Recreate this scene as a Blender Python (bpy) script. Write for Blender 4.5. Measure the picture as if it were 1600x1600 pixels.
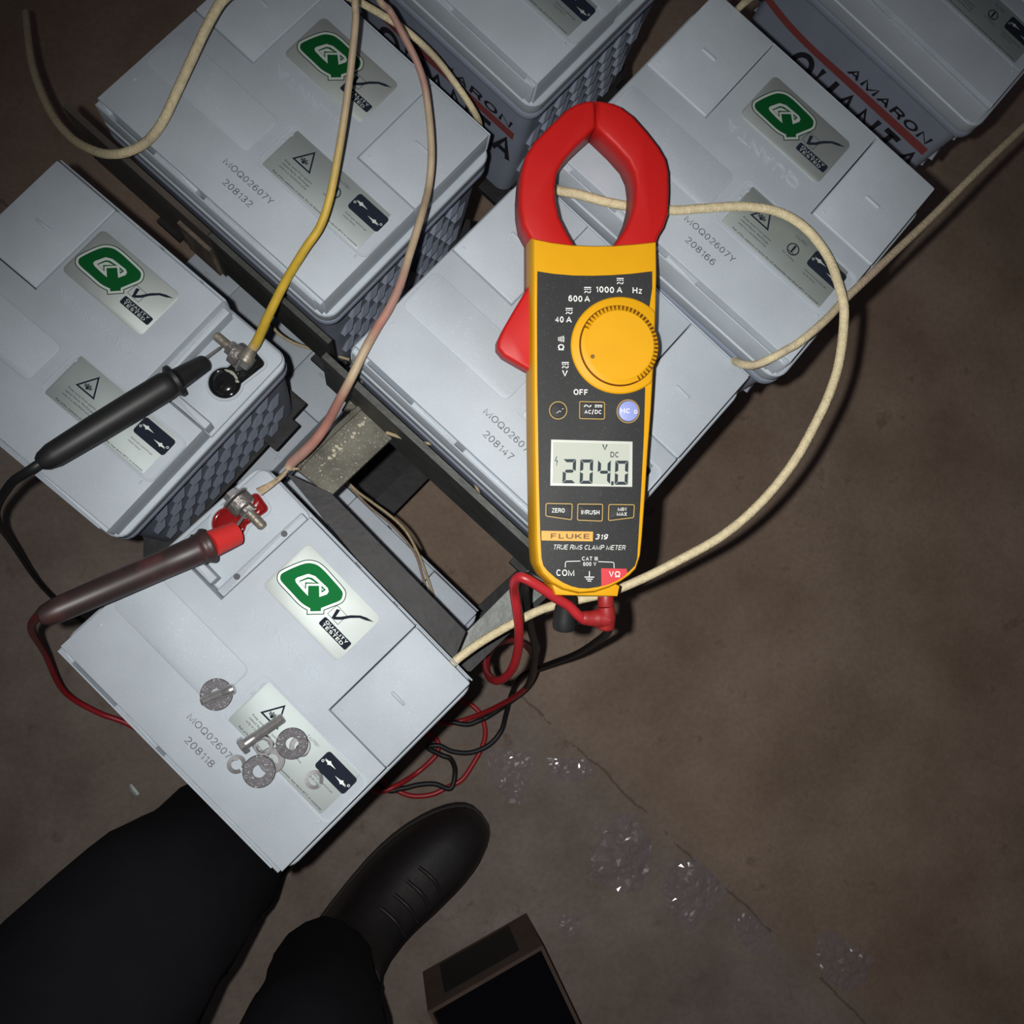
import bpy, bmesh, math, random
import numpy as np
from mathutils import Vector, Matrix, noise

# ------------------------------------------------------------------ camera, light, exposure
for o in list(bpy.data.objects):
    bpy.data.objects.remove(o)
SC = bpy.context.scene
COL = SC.collection
CAM_H = 1.15                       # the phone is held 1.15 m over the floor
F_PX = 1433.987                    # focal length in pixels of the 1600 px frame
TA, TB = 0.11782, -0.14548         # tilt of the phone about x, then y
ROT = Matrix.Rotation(TA, 4, 'X') @ Matrix.Rotation(TB, 4, 'Y')
cam_d = bpy.data.cameras.new('phone_camera')
cam_d.sensor_width = 36.0
cam_d.lens = 36.0 * F_PX / 1600.0
cam_d.clip_start = 0.01
cam = bpy.data.objects.new('phone_camera', cam_d)
cam.matrix_world = Matrix.Translation((0, 0, CAM_H)) @ ROT
COL.objects.link(cam)
SC.camera = cam

R3 = ROT.to_3x3()
CAMP = Vector((0, 0, CAM_H))


def ray(px, py):
    return R3 @ Vector(((px - 800) / F_PX, -(py - 800) / F_PX, -1.0))


def P(px, py, z):
    """point of the photograph's pixel on the level plane at height z"""
    d = ray(px, py)
    return CAMP + d * ((z - CAM_H) / d.z)


world = bpy.data.worlds.new('night_room')
SC.world = world
world.use_nodes = True
world.node_tree.nodes['Background'].inputs[0].default_value = (0.62, 0.60, 0.72, 1)
world.node_tree.nodes['Background'].inputs[1].default_value = 0.045

fl = bpy.data.lights.new('phone_flash', 'SPOT')
fl.energy = 17.6
fl.color = (1.0, 0.985, 0.96)
fl.shadow_soft_size = 0.004
fl.spot_size = math.radians(104)
fl.spot_blend = 1.0
flo = bpy.data.objects.new('phone_flash', fl)
flo.location = CAMP + R3 @ Vector((-0.022, 0.004, 0.0))
aim = P(900, 930, 0.5)
flo.rotation_euler = (aim - flo.location).to_track_quat('-Z', 'Y').to_euler()
COL.objects.link(flo)

SC.view_settings.view_transform = 'Standard'
SC.view_settings.look = 'None'
SC.view_settings.exposure = 0.0
SC.view_settings.gamma = 1.0
SC.view_settings.use_curve_mapping = False

# ------------------------------------------------------------------ materials
MATS = {}


def s2l(c):
    return tuple(((v / 255) / 12.92 if v / 255 <= 0.04045 else ((v / 255 + 0.055) / 1.055) ** 2.4) for v in c)


def mat(name, col, rough=0.5, metal=0.0, var=0.0, vscale=40.0, bump=0.0, bscale=300.0, spec=0.5,
        col2=None, fac=(0.45, 0.6), attr=False, speck=0.0, coat=0.0, stretch=None, detail=4):
    if name in MATS:
        return MATS[name]
    m = bpy.data.materials.new(name)
    m.use_nodes = True
    nt = m.node_tree
    b = nt.nodes['Principled BSDF']
    b.inputs['Roughness'].default_value = rough
    b.inputs['Metallic'].default_value = metal
    b.inputs['Specular IOR Level'].default_value = spec
    b.inputs['Coat Weight'].default_value = coat
    b.inputs['Base Color'].default_value = (*col, 1)
    tc = nt.nodes.new('ShaderNodeTexCoord')
    vec = tc.outputs['Object']
    if stretch:
        mp = nt.nodes.new('ShaderNodeMapping')
        mp.inputs['Scale'].default_value = stretch
        nt.links.new(vec, mp.inputs['Vector'])
        vec = mp.outputs['Vector']
    src = None
    if attr:
        at = nt.nodes.new('ShaderNodeAttribute')
        at.attribute_name = 'Col'
        src = at.outputs['Color']
    if var > 0 or col2 is not None:
        n = nt.nodes.new('ShaderNodeTexNoise')
        n.inputs['Scale'].default_value = vscale
        n.inputs['Detail'].default_value = detail
        nt.links.new(vec, n.inputs['Vector'])
        if col2 is not None:
            r = nt.nodes.new('ShaderNodeValToRGB')
            r.color_ramp.elements[0].position = fac[0]
            r.color_ramp.elements[0].color = (*col, 1)
            r.color_ramp.elements[1].position = fac[1]
            r.color_ramp.elements[1].color = (*col2, 1)
            nt.links.new(n.outputs['Fac'], r.inputs['Fac'])
            base = r.outputs['Color']
        else:
            mx = nt.nodes.new('ShaderNodeMix')
            mx.data_type = 'RGBA'
            mx.blend_type = 'MULTIPLY'
            mx.inputs[0].default_value = 1.0
            if src is not None:
                nt.links.new(src, mx.inputs[6])
            else:
                mx.inputs[6].default_value = (*col, 1)
            r = nt.nodes.new('ShaderNodeMapRange')
            r.inputs['From Min'].default_value = 0.25
            r.inputs['From Max'].default_value = 0.75
            r.inputs['To Min'].default_value = 1 - var
            r.inputs['To Max'].default_value = 1 + var
            nt.links.new(n.outputs['Fac'], r.inputs['Value'])
            nt.links.new(r.outputs['Result'], mx.inputs[7])
            base = mx.outputs[2]
        src = base
    if speck > 0:
        n2 = nt.nodes.new('ShaderNodeTexNoise')
        n2.inputs['Scale'].default_value = 900
        nt.links.new(vec, n2.inputs['Vector'])
        r2 = nt.nodes.new('ShaderNodeMapRange')
        r2.inputs['From Min'].default_value = 0.62
        r2.inputs['From Max'].default_value = 0.75
        r2.inputs['To Min'].default_value = 0.0
        r2.inputs['To Max'].default_value = speck
        nt.links.new(n2.outputs['Fac'], r2.inputs['Value'])
        mx2 = nt.nodes.new('ShaderNodeMix')
        mx2.data_type = 'RGBA'
        mx2.inputs[7].default_value = (0.75, 0.77, 0.78, 1)
        if src is not None:
            nt.links.new(src, mx2.inputs[6])
        else:
            mx2.inputs[6].default_value = (*col, 1)
        nt.links.new(r2.outputs['Result'], mx2.inputs[0])
        src = mx2.outputs[2]
    if src is not None:
        nt.links.new(src, b.inputs['Base Color'])
    if bump > 0:
        n3 = nt.nodes.new('ShaderNodeTexNoise')
        n3.inputs['Scale'].default_value = bscale
        n3.inputs['Detail'].default_value = 4
        nt.links.new(vec, n3.inputs['Vector'])
        bp = nt.nodes.new('ShaderNodeBump')
        bp.inputs['Strength'].default_value = bump
        bp.inputs['Distance'].default_value = 0.002
        nt.links.new(n3.outputs['Fac'], bp.inputs['Height'])
        nt.links.new(bp.outputs['Normal'], b.inputs['Normal'])
    MATS[name] = m
    return m


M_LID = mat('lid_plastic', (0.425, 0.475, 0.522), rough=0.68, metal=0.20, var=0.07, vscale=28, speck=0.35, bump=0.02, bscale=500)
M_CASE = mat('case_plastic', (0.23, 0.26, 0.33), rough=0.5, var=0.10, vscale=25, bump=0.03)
M_INK = mat('laser_ink', (0.10, 0.105, 0.11), rough=0.6)
M_FILM = mat('silver_label_film', (0.52, 0.565, 0.55), rough=0.64, metal=0.92, var=0.04, vscale=60)
M_FILM2 = mat('grey_label_film', (0.44, 0.49, 0.485), rough=0.66, metal=0.85, var=0.04, vscale=60)
M_GREEN = mat('green_print', (0.008, 0.125, 0.032), rough=0.66, metal=0.8, spec=0.1)
M_DGREEN = mat('dark_green_print', (0.008, 0.055, 0.026), rough=0.66, metal=0.5, spec=0.1)
M_NAVY = mat('navy_print', (0.012, 0.016, 0.028), rough=0.75, spec=0.12)
M_PRINTW = mat('white_print', (0.66, 0.71, 0.68), rough=0.66, metal=0.8)
M_PRINTBLACK = mat('black_print', (0.016, 0.014, 0.02), rough=0.55)
M_PRINTRED = mat('red_print', (0.22, 0.05, 0.05), rough=0.55)
M_EMB = mat('lid_letter_plastic', (0.45, 0.49, 0.51), rough=0.34)
M_REDCUP = mat('red_terminal_plastic', (0.22, 0.008, 0.008), rough=0.12, coat=0.6)
M_BLACKCUP = mat('black_terminal_plastic', (0.010, 0.010, 0.011), rough=0.12, coat=0.5)
M_LEAD = mat('lead_metal', (0.30, 0.28, 0.265), rough=0.42, metal=0.75, var=0.3, vscale=250, bump=0.4, bscale=500)
M_STEEL = mat('zinc_steel', (0.50, 0.495, 0.49), rough=0.30, metal=0.78, var=0.12, vscale=300)
M_SPRING = mat('spring_steel', (0.27, 0.265, 0.27), rough=0.28, metal=0.85, var=0.15, vscale=300)
M_PLUGRED = mat('red_plug_plastic', (0.30, 0.018, 0.018), rough=0.45, var=0.2, vscale=120)
M_WASHER = mat('washer_steel', (0.085, 0.08, 0.088), rough=0.5, metal=0.5, var=0.25, vscale=500, bump=0.08, bscale=700, speck=0.6)
M_RACK = mat('dark_steel', (0.019, 0.018, 0.019), rough=0.55, spec=0.3, var=0.5, vscale=60, bump=0.2, bscale=120, speck=0.02)
M_RACK2 = mat('dusty_olive_steel', (0.105, 0.10, 0.075), rough=0.7, var=0.5, vscale=45, bump=0.5, bscale=160, speck=0.45)
M_RACK3 = mat('grey_green_steel', (0.15, 0.16, 0.148), rough=0.5, metal=0.1, var=0.3, vscale=50, bump=0.3, bscale=140, speck=0.2)
M_WOOD = mat('dirty_packing_wood', (0.085, 0.066, 0.05), rough=0.85, col2=(0.17, 0.135, 0.105), vscale=30, fac=(0.4, 0.65), bump=0.4, bscale=90, stretch=(1, 5, 1))
M_YEL = mat('yellow_meter_plastic', (0.70, 0.345, 0.006), spec=0.25, rough=0.5, var=0.03, vscale=60, bump=0.03, bscale=900)
M_RED = mat('red_jaw_plastic', (0.47, 0.010, 0.009), spec=0.3, rough=0.48, var=0.04, vscale=60, bump=0.02, bscale=800)
M_FACE = mat('meter_face', (0.037, 0.039, 0.0385), rough=0.6, spec=0.2, speck=0.05, bump=0.08, bscale=1500)
M_WPRINT = mat('meter_white_print', (0.80, 0.80, 0.77), rough=0.5)
M_GOLD = mat('meter_gold_outline', (0.42, 0.27, 0.07), rough=0.45)
M_LCD = mat('lcd_glass', (0.50, 0.53, 0.46), rough=0.16, spec=0.6)
M_LCDRIM = mat('lcd_rim', (0.62, 0.64, 0.58), rough=0.35)
M_LCDINK = mat('lcd_segment', (0.030, 0.045, 0.055), rough=0.3)
M_HOLD = mat('lilac_button', (0.28, 0.33, 0.66), rough=0.5)
M_REDPR = mat('red_panel_print', (0.60, 0.035, 0.045), rough=0.45)
M_ORPR = mat('orange_badge_print', (0.72, 0.36, 0.06), rough=0.5)
M_BROWNPR = mat('brown_badge_letter', (0.14, 0.075, 0.03), rough=0.5)
M_BLKRUB = mat('black_rubber', (0.014, 0.014, 0.015), rough=0.5, var=0.2, vscale=80)
M_BRNRUB = mat('worn_red_black_rubber', (0.030, 0.018, 0.018), rough=0.45, col2=(0.075, 0.028, 0.026), vscale=60, fac=(0.45, 0.7))
M_REDRUB = mat('red_lead_plastic', (0.40, 0.020, 0.026), rough=0.38, var=0.1, vscale=60)
M_REDTIP = mat('red_probe_plastic', (0.60, 0.030, 0.028), rough=0.45)
M_SLEEVE = mat('glass_fibre_sleeve', (0.62, 0.53, 0.34), rough=0.6, attr=True, var=0.16, vscale=260, bump=0.5, bscale=700)
M_TAPE = mat('taped_wire', (0.5, 0.4, 0.2), rough=0.55, attr=True, var=0.12, vscale=90, bump=0.15, bscale=250)
M_COPPER = mat('bare_strands', (0.36, 0.27, 0.17), rough=0.5, var=0.3, vscale=300, bump=0.4, bscale=600)


def floor_material():
    """beaten dirty screed: two tones either side of a joint, fine mottling, dark scuffs"""
    m = bpy.data.materials.new('dirt_floor')
    m.use_nodes = True
    nt = m.node_tree
    N, Lk = nt.nodes.new, nt.links.new
    b = nt.nodes['Principled BSDF']
    b.inputs['Roughness'].default_value = 0.8
    b.inputs['Specular IOR Level'].default_value = 0.25
    tc = N('ShaderNodeTexCoord')

    def noise_n(scale, detail, rough=.6):
        n = N('ShaderNodeTexNoise')
        n.inputs['Scale'].default_value = scale
        n.inputs['Detail'].default_value = detail
        n.inputs['Roughness'].default_value = rough
        Lk(tc.outputs['Object'], n.inputs['Vector'])
        return n.outputs['Fac']

    def ramp(src, p0, p1, c0, c1):
        r = N('ShaderNodeValToRGB')
        r.color_ramp.elements[0].position, r.color_ramp.elements[1].position = p0, p1
        r.color_ramp.elements[0].color, r.color_ramp.elements[1].color = (*c0, 1), (*c1, 1)
        Lk(src, r.inputs['Fac'])
        return r.outputs['Color']

    def mix(f, a, c, mode='MIX'):
        x = N('ShaderNodeMix')
        x.data_type = 'RGBA'
        x.blend_type = mode
        for sock, val in ((x.inputs[0], f), (x.inputs[6], a), (x.inputs[7], c)):
            if isinstance(val, (int, float)):
                sock.default_value = val
            elif isinstance(val, tuple):
                sock.default_value = (*val, 1)
            else:
                Lk(val, sock)
        return x.outputs[2]

    def math_n(op, a, c=None):
        x = N('ShaderNodeMath')
        x.operation = op
        for sock, val in zip(x.inputs, (a, c)):
            if val is None:
                continue
            if isinstance(val, (int, float)):
                sock.default_value = val
            else:
                Lk(val, sock)
        return x.outputs[0]
    pa, pb = P(860, 1128, 0), P(1250, 1500, 0)
    d = (pb - pa).normalized()
    nx, ny = -d.y, d.x
    off = -(nx * pa.x + ny * pa.y)
    sep = N('ShaderNodeSeparateXYZ')
    Lk(tc.outputs['Object'], sep.inputs[0])
    dist = math_n('ADD', math_n('ADD', math_n('MULTIPLY', sep.outputs[0], nx), math_n('MULTIPLY', sep.outputs[1], ny)), off)
    wob = math_n('MULTIPLY', math_n('SUBTRACT', noise_n(14, 6), .5), .022)
    dist = math_n('ADD', dist, wob)
    side = N('ShaderNodeMapRange')
    side.inputs['From Min'].default_value, side.inputs['From Max'].default_value = -.03, .03
    Lk(dist, side.inputs['Value'])
    brown = ramp(noise_n(6, 10), .33, .68, (0.235, 0.165, 0.118), (0.36, 0.268, 0.205))
    grey = ramp(noise_n(7, 10), .33, .68, (0.19, 0.148, 0.122), (0.30, 0.248, 0.212))  # the floor's greyer tone, darkened further to stand in for flash falloff
    col = mix(side.outputs['Result'], grey, brown)
    joint = math_n('LESS_THAN', math_n('ABSOLUTE', dist), .0016)
    keep = math_n('GREATER_THAN', noise_n(9, 5), .49)
    col = mix(math_n('MULTIPLY', math_n('MULTIPLY', joint, keep), .55), col, (0.10, 0.075, 0.06))
    scuff = ramp(noise_n(24, 8, .7), .60, .70, (1, 1, 1), (0.60, 0.55, 0.52))
    col = mix(.8, col, scuff, 'MULTIPLY')
    fine = ramp(noise_n(160, 3), .3, .75, (0.85, 0.85, 0.85), (1.12, 1.12, 1.12))
    col = mix(.7, col, fine, 'MULTIPLY')
    Lk(col, b.inputs['Base Color'])
    bp = N('ShaderNodeBump')
    bp.inputs['Strength'].default_value = .35
    bp.inputs['Distance'].default_value = .003
    Lk(noise_n(50, 6), bp.inputs['Height'])
    Lk(bp.outputs['Normal'], b.inputs['Normal'])
    return m


M_FLOOR = floor_material()
M_TROUSER = mat('dark_trousers', (0.0075, 0.0075, 0.0105), rough=0.9, var=0.2, vscale=30, bump=0.2, bscale=200, spec=0.2)
M_BOOT = mat('black_boot_leather', (0.014, 0.012, 0.012), rough=0.55, var=0.3, vscale=25, bump=0.15, bscale=120)
M_SOLE = mat('boot_sole', (0.020, 0.018, 0.017), rough=0.8)
M_CARD = mat('brown_cardboard', (0.085, 0.055, 0.042), rough=0.85, var=0.2, vscale=25)
M_CARDDARK = mat('dark_carton_print', (0.010, 0.010, 0.008), rough=0.8)
M_CARDIN = mat('dark_interior_black', (0.004, 0.0035, 0.006), rough=0.9, spec=0.05)
M_CARDSTR = mat('carton_stripe_print', (0.045, 0.026, 0.020), rough=0.85)
M_PASTE = mat('pale_sulphate_crust', (0.42, 0.44, 0.36), rough=0.8)
M_DARKHOLE = mat('dark_socket', (0.05, 0.055, 0.065), rough=0.6)
M_OXIDE = mat('brass_lug', (0.28, 0.25, 0.205), rough=0.45, metal=0.5, var=0.3, vscale=200, bump=0.2)


def film_material():
    m = bpy.data.materials.new('clear_plastic_film')
    m.use_nodes = True
    nt = m.node_tree
    nt.nodes.clear()
    out = nt.nodes.new('ShaderNodeOutputMaterial')
    mix = nt.nodes.new('ShaderNodeMixShader')
    tr = nt.nodes.new('ShaderNodeBsdfTransparent')
    tr.inputs[0].default_value = (0.97, 0.96, 0.97, 1)
    pr = nt.nodes.new('ShaderNodeBsdfPrincipled')
    pr.inputs['Base Color'].default_value = (0.50, 0.46, 0.55, 1)
    pr.inputs['Roughness'].default_value = 0.36
    pr.inputs['Specular IOR Level'].default_value = 1.0
    pr.inputs['Coat Weight'].default_value = 1.0
    pr.inputs['Coat Roughness'].default_value = 0.16
    pr.inputs['Coat IOR'].default_value = 2.2
    mix.inputs[0].default_value = 0.20
    nt.links.new(tr.outputs[0], mix.inputs[1])
    nt.links.new(pr.outputs[0], mix.inputs[2])
    nt.links.new(mix.outputs[0], out.inputs[0])
    return m


M_FILMBAG = film_material()


# ------------------------------------------------------------------ mesh helpers
class MB:
    def __init__(self):
        self.v, self.f, self.c = [], [], []

    def add(self, vs, fs, col=None):
        b = len(self.v)
        self.v += [tuple(p) for p in vs]
        self.f += [tuple(b + i for i in q) for q in fs]
        self.c += [col or (1, 1, 1)] * len(vs)

    def box(self, x0, x1, y0, y1, z0, z1):
        vs = [(x, y, z) for z in (z0, z1) for y in (y0, y1) for x in (x0, x1)]
        self.add(vs, [(0, 2, 3, 1), (4, 5, 7, 6), (0, 1, 5, 4), (2, 6, 7, 3), (0, 4, 6, 2), (1, 3, 7, 5)])

    def loft(self, rings, cap0=True, cap1=True, cols=None):
        n = len(rings[0])
        b = len(self.v)
        for k, r in enumerate(rings):
            self.v += [tuple(p) for p in r]
            self.c += [cols[k] if cols else (1, 1, 1)] * n
        for k in range(len(rings) - 1):
            for i in range(n):
                j = (i + 1) % n
                self.f.append((b + k * n + i, b + k * n + j, b + (k + 1) * n + j, b + (k + 1) * n + i))
        if cap0:
            self.f.append(tuple(b + i for i in reversed(range(n))))
        if cap1:
            self.f.append(tuple(b + (len(rings) - 1) * n + i for i in range(n)))

    def slab(self, poly, z0, z1, bev=0.0, mp=None):
        """prism over a ccw polygon with a softened top edge"""
        mp = mp or (lambda x, y, z: (x, y, z))
        rings = [[mp(x, y, z0) for x, y in poly]]
        if bev > 0:
            rings.append([mp(x, y, z1 - bev) for x, y in poly])
            q = inset(poly, bev * 0.35)
            rings.append([mp(x, y, z1 - bev * 0.3) for x, y in q])
            q = inset(poly, bev)
            rings.append([mp(x, y, z1) for x, y in q])
        else:
            rings.append([mp(x, y, z1) for x, y in poly])
        self.loft(rings)

    def tube(self, pts, r, n=10, cols=None, caps=True, flat=1.0):
        pts = [Vector(p) for p in pts]
        rs = r if isinstance(r, (list, tuple)) else [r] * len(pts)
        up = None
        rings = []
        for i, p in enumerate(pts):
            t = (pts[min(i + 1, len(pts) - 1)] - pts[max(i - 1, 0)])
            if t.length < 1e-9:
                t = Vector((0, 0, 1))
            t.normalize()
            if up is None:
                up = t.orthogonal().normalized()
            up = (up - t * up.dot(t))
            up = up.normalized() if up.length > 1e-6 else t.orthogonal().normalized()
            s = t.cross(up)
            rings.append([p + (up * math.cos(2 * math.pi * k / n) + s * math.sin(2 * math.pi * k / n)) * rs[i] for k in range(n)])
        self.loft(rings, caps, caps, cols)

    def cyl(self, a, b, r0, r1=None, n=24):
        self.tube([a, b], [r0, r0 if r1 is None else r1], n)

    def disc_ring(self, c, ax, r0, r1, h, n=32):
        """flat washer centred on c, axis ax"""
        ax = Vector(ax).normalized()
        u = ax.orthogonal().normalized()
        w = ax.cross(u)
        c = Vector(c)
        prof = [(r0, 0), (r1 - h * .3, 0), (r1, h * .3), (r1, h * .7), (r1 - h * .3, h), (r0, h)]
        m = len(prof)
        vs = []
        for k in range(n):
            d = u * math.cos(2 * math.pi * k / n) + w * math.sin(2 * math.pi * k / n)
            vs += [c + d * r + ax * z for r, z in prof]
        fs = []
        for k in range(n):
            k2 = (k + 1) % n
            for i in range(m):
                j = (i + 1) % m
                fs.append((k * m + i, k2 * m + i, k2 * m + j, k * m + j))
        self.add(vs, fs)

    def mesh(self, name, m=None, smooth=40, colors=False):
        me = bpy.data.meshes.new(name)
        me.from_pydata(self.v, [], self.f)
        bm = bmesh.new()
        bm.from_mesh(me)
        bmesh.ops.recalc_face_normals(bm, faces=bm.faces)
        bm.to_mesh(me)
        bm.free()
        if colors:
            at = me.color_attributes.new('Col', 'FLOAT_COLOR', 'POINT')
            for i, c in enumerate(self.c):
                at.data[i].color = (*c, 1)
        if smooth:
            me.shade_smooth()
            me.set_sharp_from_angle(angle=math.radians(smooth))
        if m:
            me.materials.append(m)
        return me


def inset(poly, d):
    n = len(poly)
    area = sum(poly[i][0] * poly[(i + 1) % n][1] - poly[(i + 1) % n][0] * poly[i][1] for i in range(n))
    s = 1 if area > 0 else -1
    out = []
    for i in range(n):
        p0, p1, p2 = poly[i - 1], poly[i], poly[(i + 1) % n]
        e1 = (p1[0] - p0[0], p1[1] - p0[1])
        e2 = (p2[0] - p1[0], p2[1] - p1[1])
        l1 = math.hypot(*e1) or 1e-9
        l2 = math.hypot(*e2) or 1e-9
        n1 = (-e1[1] / l1 * s, e1[0] / l1 * s)
        n2 = (-e2[1] / l2 * s, e2[0] / l2 * s)
        k = 1 + n1[0] * n2[0] + n1[1] * n2[1]
        k = max(k, 0.35)
        out.append((p1[0] + (n1[0] + n2[0]) / k * d, p1[1] + (n1[1] + n2[1]) / k * d))
    return out


def rrect(x0, x1, y0, y1, r, n=5):
    rr = r if isinstance(r, (list, tuple)) else [r] * 4
    pts = []
    for (cx, cy, a0, q) in ((x1, y1, 0, rr[0]), (x0, y1, 90, rr[1]), (x0, y0, 180, rr[2]), (x1, y0, 270, rr[3])):
        sx = -1 if cx == x1 else 1
        sy = -1 if cy == y1 else 1
        if q <= 0:
            pts.append((cx, cy))
            continue
        for k in range(n + 1):
            a = math.radians(a0 + 90 * k / n)
            pts.append((cx + sx * q + q * math.cos(a), cy + sy * q + q * math.sin(a)))
    return pts


def circ(cx, cy, r, n=32):
    return [(cx + r * math.cos(2 * math.pi * k / n), cy + r * math.sin(2 * math.pi * k / n)) for k in range(n)]


def smooth_path(pts, n=8):
    """Catmull-Rom through 3-D points"""
    pts = [Vector(p) for p in pts]
    out = []
    for i in range(len(pts) - 1):
        p0 = pts[max(i - 1, 0)]
        p1, p2 = pts[i], pts[i + 1]
        p3 = pts[min(i + 2, len(pts) - 1)]
        for k in range(n):
            t = k / n
            out.append(0.5 * ((2 * p1) + (p2 - p0) * t + (2 * p0 - 5 * p1 + 4 * p2 - p3) * t * t + (3 * p1 - p0 - 3 * p2 + p3) * t ** 3))
    out.append(pts[-1])
    return out


def smooth2(pts, n=4, closed=True):
    out = []
    N = len(pts)
    for i in range(N if closed else N - 1):
        g = (lambda k: pts[k % N]) if closed else (lambda k: pts[min(max(k, 0), N - 1)])
        p0, p1, p2, p3 = g(i - 1), g(i), g(i + 1), g(i + 2)
        for k in range(n):
            t = k / n
            out.append(tuple(0.5 * ((2 * p1[a]) + (p2[a] - p0[a]) * t + (2 * p0[a] - 5 * p1[a] + 4 * p2[a] - p3[a]) * t * t + (3 * p1[a] - p0[a] - 3 * p2[a] + p3[a]) * t ** 3) for a in (0, 1)))
    if not closed:
        out.append(tuple(pts[-1]))
    return out


def link(name, me, parent=None, mw=None):
    o = bpy.data.objects.new(name, me)
    COL.objects.link(o)
    if mw is not None:
        o.matrix_world = mw
    if parent is not None:
        o.parent = parent
    return o


def tag(o, label, cat, group=None):
    o['label'] = label
    o['category'] = cat
    if group:
        o['group'] = group
    return o


def empty(name, loc=(0, 0, 0), mw=None):
    o = bpy.data.objects.new(name, None)
    o.empty_display_size = 0.02
    COL.objects.link(o)
    o.matrix_world = mw if mw is not None else Matrix.Translation(loc)
    return o


TXT = {}


def _arc(cx, cy, rx, ry, a0, a1, n=12):
    return [(cx + rx * math.cos(math.radians(a0 + (a1 - a0) * k / n)), cy + ry * math.sin(math.radians(a0 + (a1 - a0) * k / n))) for k in range(n + 1)]


# a plain grotesque alphabet drawn with the pen: width / height, then strokes on the unit square
_O = _arc(.5, .5, .5, .5, 90, 450, 28)
GLYPHS = {
    'A': (.74, [[(0, -.04), (.5, 1.0), (1, -.04)], [(.17, .31), (.83, .31)]]),
    'C': (.74, [_arc(.5, .5, .5, .5, 42, 318, 22)]),
    'D': (.72, [[(0, 0), (0, 1), (.48, 1)] + _arc(.48, .5, .52, .5, 90, -90, 16) + [(0, 0)]]),
    'E': (.64, [[(1.05, 1), (0, 1), (0, 0), (1.05, 0)], [(0, .52), (.92, .52)]]),
    'F': (.60, [[(1.05, 1), (0, 1), (0, -.06)], [(0, .50), (.9, .50)]]),
    'H': (.72, [[(0, -.06), (0, 1.06)], [(1, -.06), (1, 1.06)], [(0, .52), (1, .52)]]),
    'I': (.0, [[(.5, -.06), (.5, 1.06)]]),
    'K': (.70, [[(0, -.06), (0, 1.06)], [(.98, 1.05), (.05, .36)], [(.32, .58), (1.03, -.05)]]),
    'L': (.56, [[(0, 1.06), (0, 0), (1.05, 0)]]),
    'M': (.98, [[(0, -.06), (0, .99), (.5, .02), (1, .99), (1, -.06)]]),
    'N': (.72, [[(0, -.06), (0, .99), (1, .01), (1, 1.06)]]),
    'O': (.80, [_O]),
    'P': (.66, [[(0, -.06), (0, 1), (.62, 1)] + _arc(.66, .73, .34, .27, 90, -90, 12) + [(0, .46)]]),
    'Q': (.80, [_O, [(.58, .24), (1.0, -.04)]]),
    'R': (.70, [[(0, -.06), (0, 1), (.62, 1)] + _arc(.64, .74, .34, .26, 90, -90, 12) + [(0, .48)], [(.55, .48), (.82, .40), (.92, .20), (1.0, -.06)]]),
    'S': (.66, [_arc(.5, .745, .46, .255, 25, 260, 16) + _arc(.5, .255, .5, .255, 80, -155, 16)]),
    'T': (.66, [[(-.04, 1), (1.04, 1)], [(.5, 1), (.5, -.06)]]),
    'U': (.72, [[(0, 1.06), (0, .34)] + _arc(.5, .34, .5, .34, 180, 360, 16) + [(1, 1.06)]]),
    'V': (.70, [[(0, 1.05), (.5, 0), (1, 1.05)]]),
    'X': (.70, [[(0, 1.05), (1, -.05)], [(0, -.05), (1, 1.05)]]),
    'Y': (.70, [[(0, 1.05), (.5, .45), (1, 1.05)], [(.5, .45), (.5, -.06)]]),
    'Z': (.66, [[(.02, 1), (1, 1), (0, 0), (1.03, 0)]]),
    'z': (.52, [[(.02, .70), (1, .70), (0, 0), (1.03, 0)]]),
    '0': (.58, [_O]),
    '1': (.28, [[(0, .76), (.55, .82), (.98, 1.0), (.98, -.06)]]),
    '2': (.58, [_arc(.5, .72, .48, .28, 165, -25, 14) + [(.70, .40), (0, 0), (1.03, 0)]]),
    '3': (.58, [_arc(.48, .74, .44, .26, 155, -80, 14) + [(.40, .52)], [(.40, .52)] + _arc(.46, .26, .5, .26, 80, -155, 16)]),
    '4': (.60, [[(.76, -.06), (.76, .98), (0, .27), (1.06, .27)]]),
    '6': (.58, [_arc(.5, .31, .5, .31, 0, 360, 22), [(0, .33), (.03, .64), (.22, .92), (.52, 1.0), (.74, .97), (.88, .88)]]),
    '7': (.56, [[(-.03, 1), (1, 1), (.58, .48), (.36, -.06)]]),
    '8': (.58, [_arc(.5, .755, .43, .245, 90, 450, 20), _arc(.5, .26, .5, .26, 90, 450, 20)]),
    '9': (.58, [_arc(.5, .69, .5, .31, 0, 360, 22), [(1, .67), (.97, .36), (.78, .08), (.48, 0), (.26, .03), (.12, .12)]]),
    '/': (.34, [[(0, -.05), (1, 1.05)]]),
    '\u03a9': (.80, [[(-.02, 0), (.34, 0), (.34, .14)] + _arc(.5, .56, .5, .44, 230, -50, 22) + [(.66, .14), (.66, 0), (1.02, 0)]]),
    ' ': (.26, []),
}
FONT = None


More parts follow.
